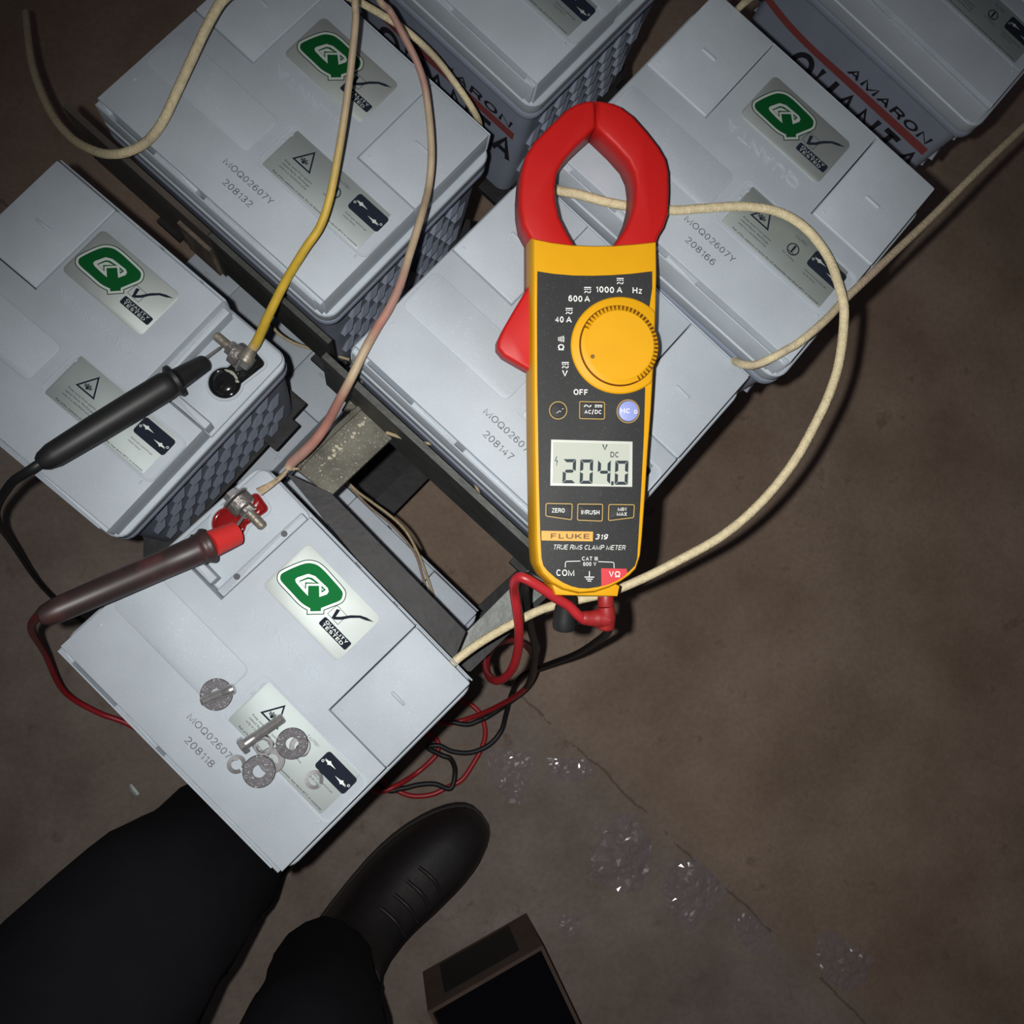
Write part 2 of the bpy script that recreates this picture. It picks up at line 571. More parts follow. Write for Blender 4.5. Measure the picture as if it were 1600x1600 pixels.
def pen_text(s, t, shear, spacing):
    """strokes of weight t (of the cap height) -> flat vertices and faces"""
    x, vs, fs = 0.0, [], []
    for ch in s:
        w, strokes = GLYPHS[ch]
        ww = max(w - t * .35, 0) if w else 0
        for st in strokes:
            pts = [(x + t / 2 + px * ww if w else x + t / 2, t / 2 + py * (1 - t)) for px, py in st]
            closed = math.hypot(pts[0][0] - pts[-1][0], pts[0][1] - pts[-1][1]) < 1e-6 and len(pts) > 3
            if closed:
                pts = pts[:-1]
            n = len(pts)
            b = len(vs)
            for i in range(n):
                p = pts[i]
                q0 = pts[i - 1] if (i > 0 or closed) else None
                q1 = pts[(i + 1) % n] if (i < n - 1 or closed) else None
                ds = []
                for u, v in ((q0, p), (p, q1)):
                    if u is not None and v is not None:
                        l = math.hypot(v[0] - u[0], v[1] - u[1]) or 1e-9
                        ds.append(((v[0] - u[0]) / l, (v[1] - u[1]) / l))
                n0 = (-ds[0][1], ds[0][0])
                n1 = (-ds[-1][1], ds[-1][0])
                k = max(1 + n0[0] * n1[0] + n0[1] * n1[1], .62)
                m = ((n0[0] + n1[0]) / k * t / 2, (n0[1] + n1[1]) / k * t / 2)
                vs += [(p[0] + m[0], p[1] + m[1]), (p[0] - m[0], p[1] - m[1])]
            for i in range(n if closed else n - 1):
                j = (i + 1) % n
                fs.append((b + 2 * i, b + 2 * i + 1, b + 2 * j + 1, b + 2 * j))
        x += (t + ww) + (.17 if ch != ' ' else .10) * spacing
    return np.array([(px + py * shear, py) for px, py in vs]), fs


def text_verts(s, bold=0.0, shear=0.0, spacing=1.0):
    """flat letters of the built-in font as (verts, faces), scaled to a unit box"""
    key = (s, bold, shear, spacing)
    if key not in TXT and bold >= 0 and all(c in GLYPHS for c in s):
        v, f = pen_text(s, .12 + 2.3 * bold, shear, spacing)
        lo, hi = v.min(0), v.max(0)
        TXT[key] = ((v - lo) / (hi - lo), f, (hi - lo)[0] / (hi - lo)[1])
    if key not in TXT:
        cu = bpy.data.curves.new('letters', 'FONT')
        cu.body = s
        cu.size = 1.0
        cu.offset = bold * .5
        cu.shear = shear
        cu.space_character = spacing
        cu.resolution_u = 3
        ob = bpy.data.objects.new('letters', cu)
        me = bpy.data.meshes.new_from_object(ob)
        v = np.array([q.co[:2] for q in me.vertices]) if len(me.vertices) else np.zeros((1, 2))
        f = [tuple(p.vertices) for p in me.polygons]
        lo, hi = v.min(0), v.max(0)
        TXT[key] = ((v - lo) / np.maximum(hi - lo, 1e-6), f, (hi - lo)[0] / max((hi - lo)[1], 1e-6))
        bpy.data.objects.remove(ob)
        bpy.data.curves.remove(cu)
        bpy.data.meshes.remove(me)
    return TXT[key]


def add_text(mb, s, x0, y0, w, h, z, mp=None, bold=0.0, shear=0.0, rot=0.0, thick=0.0, spacing=1.0):
    """letters filling the box with lower-left corner (x0, y0); rot in degrees about that corner"""
    v, f, asp = text_verts(s, bold, shear, spacing)
    if w is None:
        w = h * asp
    mp = mp or (lambda x, y, z: (x, y, z))
    c, sn = math.cos(math.radians(rot)), math.sin(math.radians(rot))
    pts = [(x0 + (p[0] * w) * c - (p[1] * h) * sn, y0 + (p[0] * w) * sn + (p[1] * h) * c) for p in v]
    if thick <= 0:
        mb.add([mp(x, y, z) for x, y in pts], f)
        return
    n = len(pts)
    ed = {}
    for q in f:
        for i in range(len(q)):
            a, b = q[i], q[(i + 1) % len(q)]
            ed[(a, b)] = ed.get((a, b), 0) + 1
    fs = [tuple(i + n for i in q) for q in f] + [tuple(reversed(q)) for q in f]
    for (a, b) in ed:
        if (b, a) not in ed:
            fs.append((a, b, b + n, a + n))
    mb.add([mp(x, y, z) for x, y in pts] + [mp(x, y, z + thick) for x, y in pts], fs)


# ------------------------------------------------------------------ floor
random.seed(7)
mb = MB()
G = 60
X0, X1, Y0, Y1 = -1.3, 1.5, -1.3, 1.5
vs = []
for j in range(G + 1):
    for i in range(G + 1):
        x, y = X0 + (X1 - X0) * i / G, Y0 + (Y1 - Y0) * j / G
        vs.append((x, y, 0.004 * noise.noise(Vector((x * 3, y * 3, 1))) - 0.004))
fs = [(j * (G + 1) + i, j * (G + 1) + i + 1, (j + 1) * (G + 1) + i + 1, (j + 1) * (G + 1) + i) for j in range(G) for i in range(G)]
mb.add(vs, fs)
fo = link('floor', mb.mesh('floor', M_FLOOR))
fo['kind'] = 'structure'

# ------------------------------------------------------------------ battery (local: x along the long side, y across (0 .. -W), z = 0 on the lid)
L, W, H = 0.197, 0.165, 0.172
CP, CV = 0.0518, 0.0758            # terminal cover panel
ZF = -0.022                        # flange level
BCACHE = {}


def cached(key, fn):
    if key not in BCACHE:
        BCACHE[key] = fn()
    return BCACHE[key]


def mesh_case():
    mb = MB()
    a = rrect(-.001, L + .001, -W - .001, .001, .010)
    b = rrect(.002, L - .002, -W + .002, -.002, .010)
    mb.loft([[(x, y, -.038) for x, y in a], [(x, y, -H) for x, y in b]])
    rim = rrect(-.0050, L + .0050, -W - .0048, .0022, .011)
    rim2 = rrect(-.0060, L + .0060, -W - .0055, .0030, .012)
    mb.loft([[(x, y, -.0420) for x, y in rim], [(x, y, -.0405) for x, y in rim2], [(x, y, -.0365) for x, y in rim2], [(x, y, -.0350) for x, y in rim]])
    # low slanted bars moulded on both short ends
    for sx, xx in ((1, L - .001), (-1, .001)):
        for row in range(5):
            zc = -.0635 - .0225 * row
            for k in range(-6, 7):
                yc = -W / 2 + k * .0180 + (.0090 if row % 2 else 0)
                if not (-W + .014 < yc < -.014):
                    continue
                hw, hh, sl = .0042, .0086, .0052
                bx = xx - sx * .003 * (-zc - .038) / .134
                lo0, lo1 = (yc - hw - sl, zc - hh), (yc + hw - sl, zc - hh)
                hi0, hi1 = (yc - hw + sl, zc + hh), (yc + hw + sl, zc + hh)
                d = .0058
                mb.add([(bx - sx * .001, *lo0), (bx - sx * .001, *lo1), (bx - sx * .0005, *hi1), (bx - sx * .0005, *hi0),
                        (bx + sx * d, lo0[0] + .0006, lo0[1] + .0012), (bx + sx * d, lo1[0] + .0002, lo1[1] + .0012), (bx + sx * .0004, hi1[0], hi1[1]), (bx + sx * .0004, hi0[0], hi0[1])],
                       [(4, 5, 6, 7), (0, 1, 5, 4), (1, 2, 6, 5), (3, 0, 4, 7), (2, 3, 7, 6)])
    return mb.mesh('battery_case', M_CASE)


def mesh_flange():
    mb = MB()
    o1 = rrect(-.0055, L + .0055, -W - .0050, .0026, .011)
    o0 = rrect(-.0048, L + .0048, -W - .0043, .0020, .0105)
    i1 = inset(o1, .0008)
    i2 = inset(o1, .0022)
    mb.loft([[(x, y, -.034) for x, y in o0], [(x, y, -.032) for x, y in o1], [(x, y, ZF - .0012) for x, y in o1],
             [(x, y, ZF - .0003) for x, y in i1], [(x, y, ZF) for x, y in i2]])
    return mb


def mesh_lid(open_left, open_right, notch_right):
    """lid block with both terminal corners cut away, plus the ledges, seams and raised panels"""
    mb = mesh_flange()
    t = CP if not open_left else .046
    s = CP if not open_right else .0500
    bl = .0025 if open_right else .0
    g = .0004
    top = [(0, -W), (L, -W), (L, -CV - g), (L - s - g, -CV - g), (L - s - g, 0), (t + g, 0), (t + g, -CV - g), (0, -CV - g)]
    bot = [(-.0012, -W - .001), (L + .0012, -W - .001), (L + .0012, -CV), (L - s + bl * 2.2, -CV), (L - s + bl * 2.2, .001), (t, .001), (t, -CV), (-.0012, -CV)]
    e = .0009
    q = inset(top, e)
    mb.loft([[(x, y, ZF - .001) for x, y in bot], [(x, y, -e) for x, y in top], [(x, y, -e * .3) for x, y in inset(top, e * .35)], [(x, y, 0) for x, y in q]])
    # ledges along both long sides, with the gaps of the hand grips
    spans_w = [(.0005, .0125), (.0500, .0865), (.0935, .196 if not notch_right else .119)]
    if notch_right:
        spans_w.append((.187, .196))
    for x0, x1 in spans_w:
        p = rrect(x0, x1, -W - .0030, -W + .0005, .0003, 2)
        mb.slab(p, ZF - .001, -.0030, .0005)
    mb.slab(rrect(.0005, L - .006, -W - .0040, -W - .0028, .0005, 2), ZF - .001, -.0026, .0006)
    for x0, x1 in ((t + .0005, .088), (.0925, .124), (.1275, L - s - .0005)):
        p = rrect(x0, x1, .0005, .0014, .0003, 2)
        mb.slab(p, ZF - .001, -.0030, .0005)
    mb.slab(rrect((.0 if not open_left else t), (L if not open_right else L - s), .0012, .0024, .0005, 2), ZF - .001, -.0022, .0006)
    # raised vent panel and recess-like label panel
    mb.slab(rrect(.0025, .092, -.126, -.0935, .005), -.0005, .0006, .0005)
    fr0, fr1 = rrect(.0985, .1965, -.1262, -.0885, .005), rrect(.1003, .1948, -.1244, -.0903, .004)
    mb.loft([[(x, y, -.0003) for x, y in fr0], [(x, y, .0007) for x, y in fr0], [(x, y, .0007) for x, y in fr1], [(x, y, -.0003) for x, y in fr1]], False, False)
    # small blind marks
    for (x, y) in ((.0065, -.1405), (.1035, -.0965), (.1025, -.1035), (.190, -.130)):
        mb.slab(rrect(x, x + .0016, y, y + .003, .0005, 2), -.0004, .0005, .0003)
    # terminal well floors with a raised rim and a corner plinth, on the open corners
    for flag, sg, xo in ((open_left, 1, 0.0), (open_right, -1, L)):
        if flag:
            wx = (t if sg == 1 else s)
            xs = sorted((xo - sg * .0022, xo + sg * wx))
            mb.slab(rrect(xs[0], xs[1], -CV, .0014, [.006, .006, .001, .001], 4), ZF - .002, ZF + .0022, .0012)
            xs = sorted((xo + sg * (wx - .0065), xo + sg * (wx - .0005)))
            mb.slab(rrect(xs[0], xs[1], -CV + .001, -.002, .0006, 2), ZF, -.006, .0008)
            xs = sorted((xo + sg * .0005, xo + sg * (wx - .012)))
            mb.slab(rrect(xs[0], xs[1], -CV + .001, -CV + .007, .0006, 2), ZF, -.004, .0008)
    return mb.mesh('battery_lid', M_LID, smooth=30)


def mesh_cover():
    mb = MB()
    mb.slab(rrect(.0003, CP, -CV + .0002, -.0002, .0012, 3), ZF + .0005, .0008, .0007)
    mb.slab(rrect(.0195, .0315, -.0414, -.0389, .0012, 4), .0005, .0017, .0006)
    mb.slab(rrect(.004, .0065, -.0705, -.0695, .0003, 2), .0004, .0012, .0003)
    return mb.mesh('battery_terminal_cover', M_LID)


# print of the round-cornered quality label: points read in a 7.62x view of it, mapped through its four corners
SQ = [(592, 100), (80, 612), (985, 1575), (1525, 1012)]
SZ = (.0690, .0396)


def ccw(p):
    a = sum(p[i][0] * p[(i + 1) % len(p)][1] - p[(i + 1) % len(p)][0] * p[i][1] for i in range(len(p)))
    return p if a > 0 else p[::-1]


def homog(src, dst):
    A, bb = [], []
    for (x, y), (u, v) in zip(src, dst):
        A += [[x, y, 1, 0, 0, 0, -u * x, -u * y], [0, 0, 0, x, y, 1, -v * x, -v * y]]
        bb += [u, v]
    return np.append(np.linalg.solve(np.array(A, float), np.array(bb, float)), 1).reshape(3, 3)


HS = homog(SQ, [(0, 0), (0, -SZ[1]), (SZ[0], -SZ[1]), (SZ[0], 0)])


def sq(x, y):
    p = HS @ np.array([x, y, 1.0])
    return (p[0] / p[2], p[1] / p[2])


def sticker_meshes():
    d = {}
    mb = MB()
    mb.slab(rrect(0, SZ[0], -SZ[1], 0, .004), .0, .0004, .0001)
    d['plate'] = mb.mesh('label_plate', M_FILM)
    z = .00043
    Z = lambda pts, k: [(*p, z + k * .00004) for p in pts]
    arc = [(597, 907), (540, 873), (478, 820), (380, 712), (290, 615), (252, 560), (246, 505), (266, 452), (320, 412), (430, 355), (540, 310), (618, 298), (700, 312), (762, 346), (830, 405), (920, 500), (1010, 598), (1055, 660), (1063, 718), (1045, 782), (1000, 826), (905, 866), (808, 906)]
    outer = [(597, 963)] + smooth2(arc, 3, False) + [(806, 957)]
    outer = ccw([sq(*p) for p in outer])
    white = inset(outer, .0006)
    green = inset(outer, .0022)
    mb = MB()
    mb.f.append(tuple(range(len(outer)))); mb.v += Z(outer, 0); mb.c += [(1, 1, 1)] * len(outer)
    d['outline'] = mb.mesh('logo_outline', M_DGREEN, 0)
    mb = MB()
    def poly(pts, k):
        mb.add(Z(pts, k), [tuple(range(len(pts)))])
    poly(white, 1)
    ring = [sq(*p) for p in [(610, 466), (685, 490), (740, 540), (838, 630), (852, 675), (832, 708), (742, 742), (735, 606), (608, 608), (608, 730), (540, 660), (465, 570), (456, 535), (478, 512), (590, 470)]]
    poly(ring, 3)
    d['white'] = mb.mesh('logo_white', M_PRINTW, 0)
    mb = MB()
    poly(green, 2)
    for q in ([(500, 552), (600, 505), (650, 512), (732, 574), (700, 572), (630, 530), (600, 527), (512, 562), (572, 628), (570, 566), (735, 570), (735, 580), (585, 584), (584, 652)],
              [(764, 600), (818, 655), (768, 690), (764, 668), (792, 654), (772, 634), (776, 676), (766, 684)]):
        poly([sq(*p) for p in q], 4)
    d['green'] = mb.mesh('logo_green', M_GREEN, 0)
    mb = MB()
    bx = [(958, 838), (1090, 975), (976, 1088), (842, 945)]
    b1 = [sq(*p) for p in bx]
    b2 = inset(b1, .0003)
    for i in range(4):
        j = (i + 1) % 4
        poly([b1[i], b1[j], b2[j], b2[i]], 0)
    poly([sq(*p) for p in [(955, 888), (1000, 902), (948, 985), (1010, 985), (1130, 965), (1250, 968), (1330, 995), (1425, 1052), (1325, 1032), (1240, 1000), (1120, 1002), (1020, 1024), (930, 1022), (896, 998)]], 1)
    ban = [(815, 974), (1176, 1328), (1080, 1434), (722, 1066)]
    bb = [sq(*p) for p in ban]
    xs, ys = [p[0] for p in bb], [p[1] for p in bb]
    bx0, bx1, by0, by1 = min(xs) + .0006, max(xs) - .0006, min(ys) + .0006, max(ys) - .0006
    poly(rrect(bx0, bx1, by0, by1, .0012), 1)
    d['navy'] = mb.mesh('logo_navy', M_NAVY, 0)
    mb = MB()
    hh = (by1 - by0)
    add_text(mb, 'QUALITY', bx0 + (bx1 - bx0) * .10, by0 + hh * .55, (bx1 - bx0) * .80, hh * .33, z + .00009, bold=.02)
    add_text(mb, 'TESTED', bx0 + (bx1 - bx0) * .10, by0 + hh * .12, (bx1 - bx0) * .74, hh * .33, z + .00009, bold=.02)
    d['letters'] = mb.mesh('logo_letters', M_PRINTW, 0)
    return d


def warning_meshes():
    d = {}
    mb = MB()
    mb.slab(rrect(.1045, .1885, -.1245, -.0900, .002), .0, .0003, .0001)
    d['plate'] = mb.mesh('warning_plate', M_FILM2)
    mb = MB()
    z = .00036
    def poly(pts, k=0):
        mb.add([(x, y, z + k * .00004) for x, y in pts], [tuple(range(len(pts)))])
    tri = [(.1153, -.1072), (.1313, -.1072), (.1233, -.0930)]
    t2 = inset(tri, .0011)
    for i in range(3):
        j = (i + 1) % 3
        poly([tri[i], tri[j], t2[j], t2[i]])
    cx, cy = .1225, -.1047
    poly(circ(cx, cy + .0006, .0011, 12))
    for a in range(20, 170, 17):
        ca, sa = math.cos(math.radians(a)), math.sin(math.radians(a))
        r1 = .0038 if a % 2 else .0030
        poly([(cx + ca * .0014 - sa * .00015, cy + sa * .0014 + ca * .00015), (cx + ca * .0014 + sa * .00015, cy + sa * .0014 - ca * .00015), (cx + ca * r1 + sa * .0004, cy + sa * r1 - ca * .0004), (cx + ca * r1 - sa * .0004, cy + sa * r1 + ca * .0004)])
    o, i_ = circ(.1512, -.1050, .0043, 28), circ(.1512, -.1050, .0035, 28)
    for k in range(28):
        j = (k + 1) % 28
        poly([o[k], o[j], i_[j], i_[k]])
    poly([(.1507, -.1078), (.1517, -.1078), (.1520, -.1035), (.1518, -.1018), (.1506, -.1018), (.1504, -.1035)])
    poly([(.1490, -.1077), (.1534, -.1077), (.1534, -.1072), (.1490, -.1072)])
    poly(rrect(.1633, .1898, -.1065, -.0933, .0022))
    for k, t in enumerate(('Keep away from sparks', 'naked flame. Recharge', 'only in a ventilated area')):
        add_text(mb, t, .1132, -.1124 - .0027 * k, .0235, .0019, z)
    add_text(mb, 'Risk of fire, explosion or burns. Do not disassemble, heat above 60°C or incinerate', .1125, -.1232, .0740, .0018, z, bold=.02)
    add_text(mb, 'CAUTION', .1470, -.0972, .0098, .0019, z)
    add_text(mb, 'No smoking', .1465, -.1118, .0100, .0016, z)
    add_text(mb, 'Shield eyes explosive gas', .1655, -.1110, .0185, .0016, z)
    add_text(mb, 'cause injury', .1655, -.1135, .0105, .0016, z)
    d['ink'] = mb.mesh('warning_ink', M_NAVY, 0)
    mb = MB()
    for (x, y, sg) in ((.1700, -.0985, 1), (.1825, -.1018, -1)):
        pts = [(-.005, -.0006), (-.0018, -.0009), (-.001, -.0018), (.0005, -.0007), (.005, -.0001), (.0005, .0005), (-.001, .0014), (-.0018, .0005), (-.005, .0002), (-.0028, -.0002)]
        poly([(x + sg * px, y + sg * py) for px, py in pts], 1)
    for (x, y) in ((.1652, -.1005), (.1880, -.1000)):
        o = circ(x, y, .0009, 12)
        i_ = circ(x, y, .0005, 12)
        for k in range(12):
            j = (k + 1) % 12
            poly([o[k], o[j], i_[j], i_[k]], 1)
    d['icons'] = mb.mesh('warning_icons', M_PRINTW, 0)
    return d


def mesh_emboss():
    mb = MB()
    add_text(mb, 'QUANTA', .127, -.0632, .0635, .0075, -.0004, rot=180, thick=.0011, shear=-.2, bold=-.002)
    return mb.mesh('embossed_letters', M_LID, 30)


def mesh_serial(num):
    mb = MB()
    add_text(mb, 'MOQ02607Y', .0860, -.1413, .0415, .0046, .00035)
    add_text(mb, num, .0952, -.1520, .0240, .0046, .00035)
    return mb.mesh('serial_number', M_INK, 0)


def mesh_side_print():
    mb = MB()
    mp = lambda x, y, z: (x, -W - .0012 + (-y - .04) * .022 - z, y)
    add_text(mb, 'AMARON', .095, -.0735, .092, .0110, .0003, mp=mp, bold=.03, shear=.12)
    add_text(mb, 'QUANTA', .050, -.1190, .142, .033, .0003, mp=mp, bold=.035, shear=.12)
    return mb.mesh('side_letters', M_PRINTBLACK, 0)


def mesh_side_swoosh():
    mb = MB()
    mp = lambda x, y, z: (x, -W - .0012 + (-y - .04) * .022 - z, y)
    top = smooth2([(.002, -.068), (.03, -.074), (.06, -.0765), (.10, -.0755), (.19, -.0745)], 5, False)
    bot = smooth2([(.19, -.0840), (.10, -.0840), (.06, -.0840), (.03, -.082), (.002, -.076)], 5, False)
    n = len(top)
    vs = [mp(x, y, .0002) for x, y in top] + [mp(x, y, .0002) for x, y in reversed(bot)]
    mb.add(vs, [(i, i + 1, n + i + 1, n + i) for i in range(n - 1)])
    return mb.mesh('side_swoosh', M_PRINTRED, 0)


def keyhole(cx, cy, r, ax, ay, w):
    """circle with an arm that ends in a rounded square, ccw"""
    d = Vector((ax - cx, ay - cy))
    ln = d.length
    d.normalize()
    n = Vector((-d.y, d.x))
    a0 = math.asin(min(.95, w / r))
    base = math.atan2(d.y, d.x)
    pts = []
    for k in range(29):
        a = base + a0 + (2 * math.pi - 2 * a0) * k / 28
        pts.append((cx + r * math.cos(a), cy + r * math.sin(a)))
    c = Vector((cx, cy))
    cr = w * .55
    for s_, l_ in ((-1, ln), (1, ln)):
        cc = c + d * (l_ - cr) + n * s_ * (w - cr)
        for k in range(5):
            a = base + (-math.pi / 2 + k * math.pi / 8 if s_ == -1 else k * math.pi / 8)
            pts.append((cc.x + cr * math.cos(a), cc.y + cr * math.sin(a)))
    return pts


def battery_matrix(X, Y, Z, yaw, tu=0.0, tv=0.0):
    return Matrix.Translation((X, Y, Z)) @ Matrix.Rotation(yaw, 4, 'Z') @ Matrix.Rotation(-tu, 4, 'Y') @ Matrix.Rotation(tv, 4, 'X')


def make_battery(mw, label, serial=None, open_left=False, open_right=False, notch=False, off=(0, 0), face_print=False, sticker=True):
    b = empty('battery', mw=mw)
    tag(b, label, 'battery', 'sealed lead batteries on the rack')
    I = Matrix.Identity(4)
    k = (open_left, open_right, notch)

    def part(name, me, parent=b, loc=(0, 0, 0), sx=1):
        o = bpy.data.objects.new(name, me)
        COL.objects.link(o)
        o.parent = parent
        o.location = loc
        return o
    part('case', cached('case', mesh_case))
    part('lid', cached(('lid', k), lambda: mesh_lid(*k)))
    if not open_left:
        part('terminal_cover', cached('cover', mesh_cover))
    if not open_right:
        part('terminal_cover', cached('cover', mesh_cover), loc=(L - CP, 0, 0))
    part('embossed_letters', cached('emb', mesh_emboss))
    if sticker:
        st = cached('sticker', sticker_meshes)
        s = part('quality_label', st['plate'], loc=(.0579 + off[0], -.0173 - off[1], .0001))
        part('logo_outline', st['outline'], s)
        part('logo_white', st['white'], s)
        part('logo_green', st['green'], s)
        part('tick_and_banner', st['navy'], s)
        part('banner_letters', st['letters'], s)
        wn = cached('warn', warning_meshes)
        w = part('warning_label', wn['plate'], loc=(0, 0, .0001))
        part('warning_print', wn['ink'], w)
        part('spanner_icons', wn['icons'], w)
    if serial:
        part('serial_number', mesh_serial(serial))
    if face_print:
        part('side_letters', cached('sidep', mesh_side_print))
        part('side_swoosh', cached('sidesw', mesh_side_swoosh))
    return b


Hc = CAM_H
MW_BL = battery_matrix(-.07537, .10193, Hc - .60562, -.8105, -.00905, .02144)
MW_TL = battery_matrix(-.0699, .46439, Hc - .59319, -.73602, -.00125, .00621)
MW_M = battery_matrix(.10055 - .0019, .29282 - .0021, Hc - .56183, -.75119, 0, -.01208)
MW_TR = battery_matrix(.22123 + .0023, .41115 + .0026, Hc - .54086, -.73136, .01055, -.01714)
mlx, mly = -.20936 - .009 * math.cos(-.7107), .31073 - .009 * math.sin(-.7107)
MW_ML = battery_matrix(mlx, mly, Hc - .63161, -.7107)


def corner_origin(px, py, z, yaw, u, v):
    w = P(px, py, z)
    c, s = math.cos(yaw), math.sin(yaw)
    return (w.x - (c * u + s * v), w.y - (s * u - c * v), z)


MW_TC = battery_matrix(*corner_origin(840.5, 131, .565, -.742, L, W), -.742)
MW_RR = battery_matrix(*corner_origin(1255, -110, .55, -.735, 0, W), -.735)
MW_LA = battery_matrix(*corner_origin(490, 711, .350, -.775, 0, 0), -.775)
MW_LB = battery_matrix(*corner_origin(560, 596, .27, -.735, L, .02), -.735)

bat_bl = make_battery(MW_BL, 'grey battery numbered 208118 with loose bolts and washers lying on its lid', '208118', open_left=True, off=(-.0004, -.005))
bat_tl = make_battery(MW_TL, 'grey battery numbered 208132 crossed by a yellow wire and a pink wire', '208132', off=(.0034, .0002))
bat_m = make_battery(MW_M, 'grey battery numbered 208147 lying under the yellow clamp meter', '208147')
bat_tr = make_battery(MW_TR, 'grey battery numbered 208166 crossed by the looping cream cable', '208166', notch=True, off=(.0085, .0006))
bat_ml = make_battery(MW_ML, 'grey battery with an exposed black terminal touched by the black probe', None, open_right=True, off=(-.0030, -.0015))
bat_tc = make_battery(MW_TC, 'grey battery behind the top of the red jaw with its ribbed end showing', None, notch=True, face_print=True)
bat_rr = make_battery(MW_RR, 'grey battery behind battery 208166 with large dark lettering on its side', None, face_print=True)
bat_la = make_battery(MW_LA, 'grey battery low down in the open gap beside the battery numbered 208118', None, sticker=False)
bat_lb = make_battery(MW_LB, 'dim grey battery low down in the narrow slot below battery 208132', None, sticker=False)


# ------------------------------------------------------------------ terminals of the two open batteries (parts of those batteries)
def terminal(batt, cx, cy, ax, ay, bolt_c, bolt_dir, cup_mat, crust):
    def part(name, mb, m, parent=batt, smooth=40):
        o = bpy.data.objects.new(name, mb.mesh(name, m, smooth))
        COL.objects.link(o)
        o.parent = parent
        return o
    z0 = ZF + .0022
    mb = MB()
    k0 = keyhole(cx, cy, .0135, ax, ay, .0098)
    k1 = inset(k0, .0022)
    mb.loft([[(x, y, z0 - .001) for x, y in k0], [(x, y, z0 + .0008) for x, y in inset(k0, .0004)], [(x, y, z0 + .0008) for x, y in inset(k0, .0018)], [(x, y, z0 - .001) for x, y in k1]], False, False)
    part('terminal_rim', mb, M_LID)
    mb = MB()
    k2 = inset(k0, .0023)
    mb.loft([[(x, y, z0 + .0004) for x, y in k2], [(x, y, z0 + .0012) for x, y in inset(k2, .0006)], [(x, y, z0 + .0012) for x, y in inset(k2, .0012)], [(x, y, z0 + .0003) for x, y in inset(k2, .0022)]])
    # glossy domed cap of the round end
    rings = []
    for t in (0, .3, .6, .85, 1):
        r = .0095 * math.cos(t * math.pi / 2 * .96)
        rings.append([(x, y, z0 + .0005 + .0028 * math.sin(t * math.pi / 2)) for x, y in circ(cx, cy, r, 24)])
    mb.loft(rings)
    cup = part('terminal_cup', mb, cup_mat)
    # lead post with its upright slotted lug, bolt through it
    d = Vector((bolt_dir[0], bolt_dir[1], 0)).normalized()
    c = Vector((bolt_c[0], bolt_c[1], z0 + .0085))
    side = Vector((-d.y, d.x, 0))
    mb = MB()
    out = []
    for k in range(21):
        a = math.pi * 2 * k / 20
        out.append((.0088 * math.cos(a) + .0006 * math.sin(3 * a), .0085 * math.sin(a) + .0004 * math.cos(5 * a)))
    rings = []
    for t, sc in ((-.0042, .86), (-.0034, 1), (.0034, 1), (.0042, .84)):
        rings.append([c + d * t + side * (x * sc) + Vector((0, 0, max(y * sc, -.0083))) for x, y in out[:-1]])
    mb.loft(rings)
    post = part('lead_post', mb, M_LEAD)
    mb = MB()
    mb.tube([c + d * -.006, c + d * .0205], .0031, 14)
    for k in range(12):
        t = .006 + k * .0012
        mb.tube([c + d * t, c + d * (t + .0006)], .0034, 14)
    mb.tube([c + d * .0205, c + d * .0215], [.0030, .0022], 14)
    part('stud', mb, M_OXIDE)
    mb = MB()
    mb.tube([c + d * -.0105, c + d * -.0062], .0056, 6)
    part('bolt_head', mb, M_STEEL, smooth=20)
    mb = MB()
    mb.tube([c + d * .0046, c + d * .0088], .0056, 6)
    part('nut', mb, M_LEAD, smooth=20)
    mb = MB()
    mb.disc_ring(c + d * -.0062, d, .0032, .0098, .0014)
    part('washer', mb, M_STEEL)
    if crust:
        mb = MB()
        random.seed(3)
        for k in range(16):
            a = random.uniform(.2, 1.5)
            q = Vector((cx + .0085 * math.cos(a + .6), cy + .0085 * math.sin(a + .6), z0 + .0022))
            r = random.uniform(.0006, .0015)
            mb.tube([q + Vector((-r, 0, -r * .5)), q, q + Vector((r, r * .4, -r * .5))], [r * .4, r, r * .4], 7)
        cr = part('crust', mb, M_PASTE)
        cr['kind'] = 'stuff'
    return c, d


def tolocal(mw, px, py, z):
    """pixel -> local xy of a battery at local height z"""
    d = ray(px, py)
    inv = mw.inverted()
    o = inv @ CAMP
    dl = inv.to_3x3() @ d
    return (o + dl * ((z - o.z) / dl.z)).to_2d()


zt = ZF + .003
c1 = tolocal(MW_BL, 358, 818, zt)
a1 = tolocal(MW_BL, 416, 779, zt)
b1 = tolocal(MW_BL, 377, 788, zt + .006)
T_BL, D_BL = terminal(bat_bl, c1.x, c1.y, a1.x, a1.y, b1, (1, 0), M_REDCUP, False)
c2 = tolocal(MW_ML, 351, 598, zt)
a2 = tolocal(MW_ML, 409, 553, zt)
b2 = tolocal(MW_ML, 374, 556, zt + .006)
T_ML, D_ML = terminal(bat_ml, c2.x, c2.y, a2.x, a2.y, b2, (-1, 0), M_BLACKCUP, True)
W_BL = MW_BL @ T_BL
W_ML = MW_ML @ T_ML


# sockets in the ledge beside the open well of the near battery
mb = MB()
for px, py in ((444, 834), (370, 901)):
    q = tolocal(MW_BL, px, py, -.0055)
    mb.slab(circ(q.x, q.y, .0021, 16), -.0075, -.0056, 0)
o = bpy.data.objects.new('clip_socket', mb.mesh('clip_socket', M_DARKHOLE))
COL.objects.link(o)
o.parent = bat_bl

# ------------------------------------------------------------------ rack
rack = empty('battery_rack', (0.0, 0.25, 0))
tag(rack, 'dark steel angle-iron rack carrying the grey batteries over the floor', 'rack')
RI = rack.matrix_world.inverted()


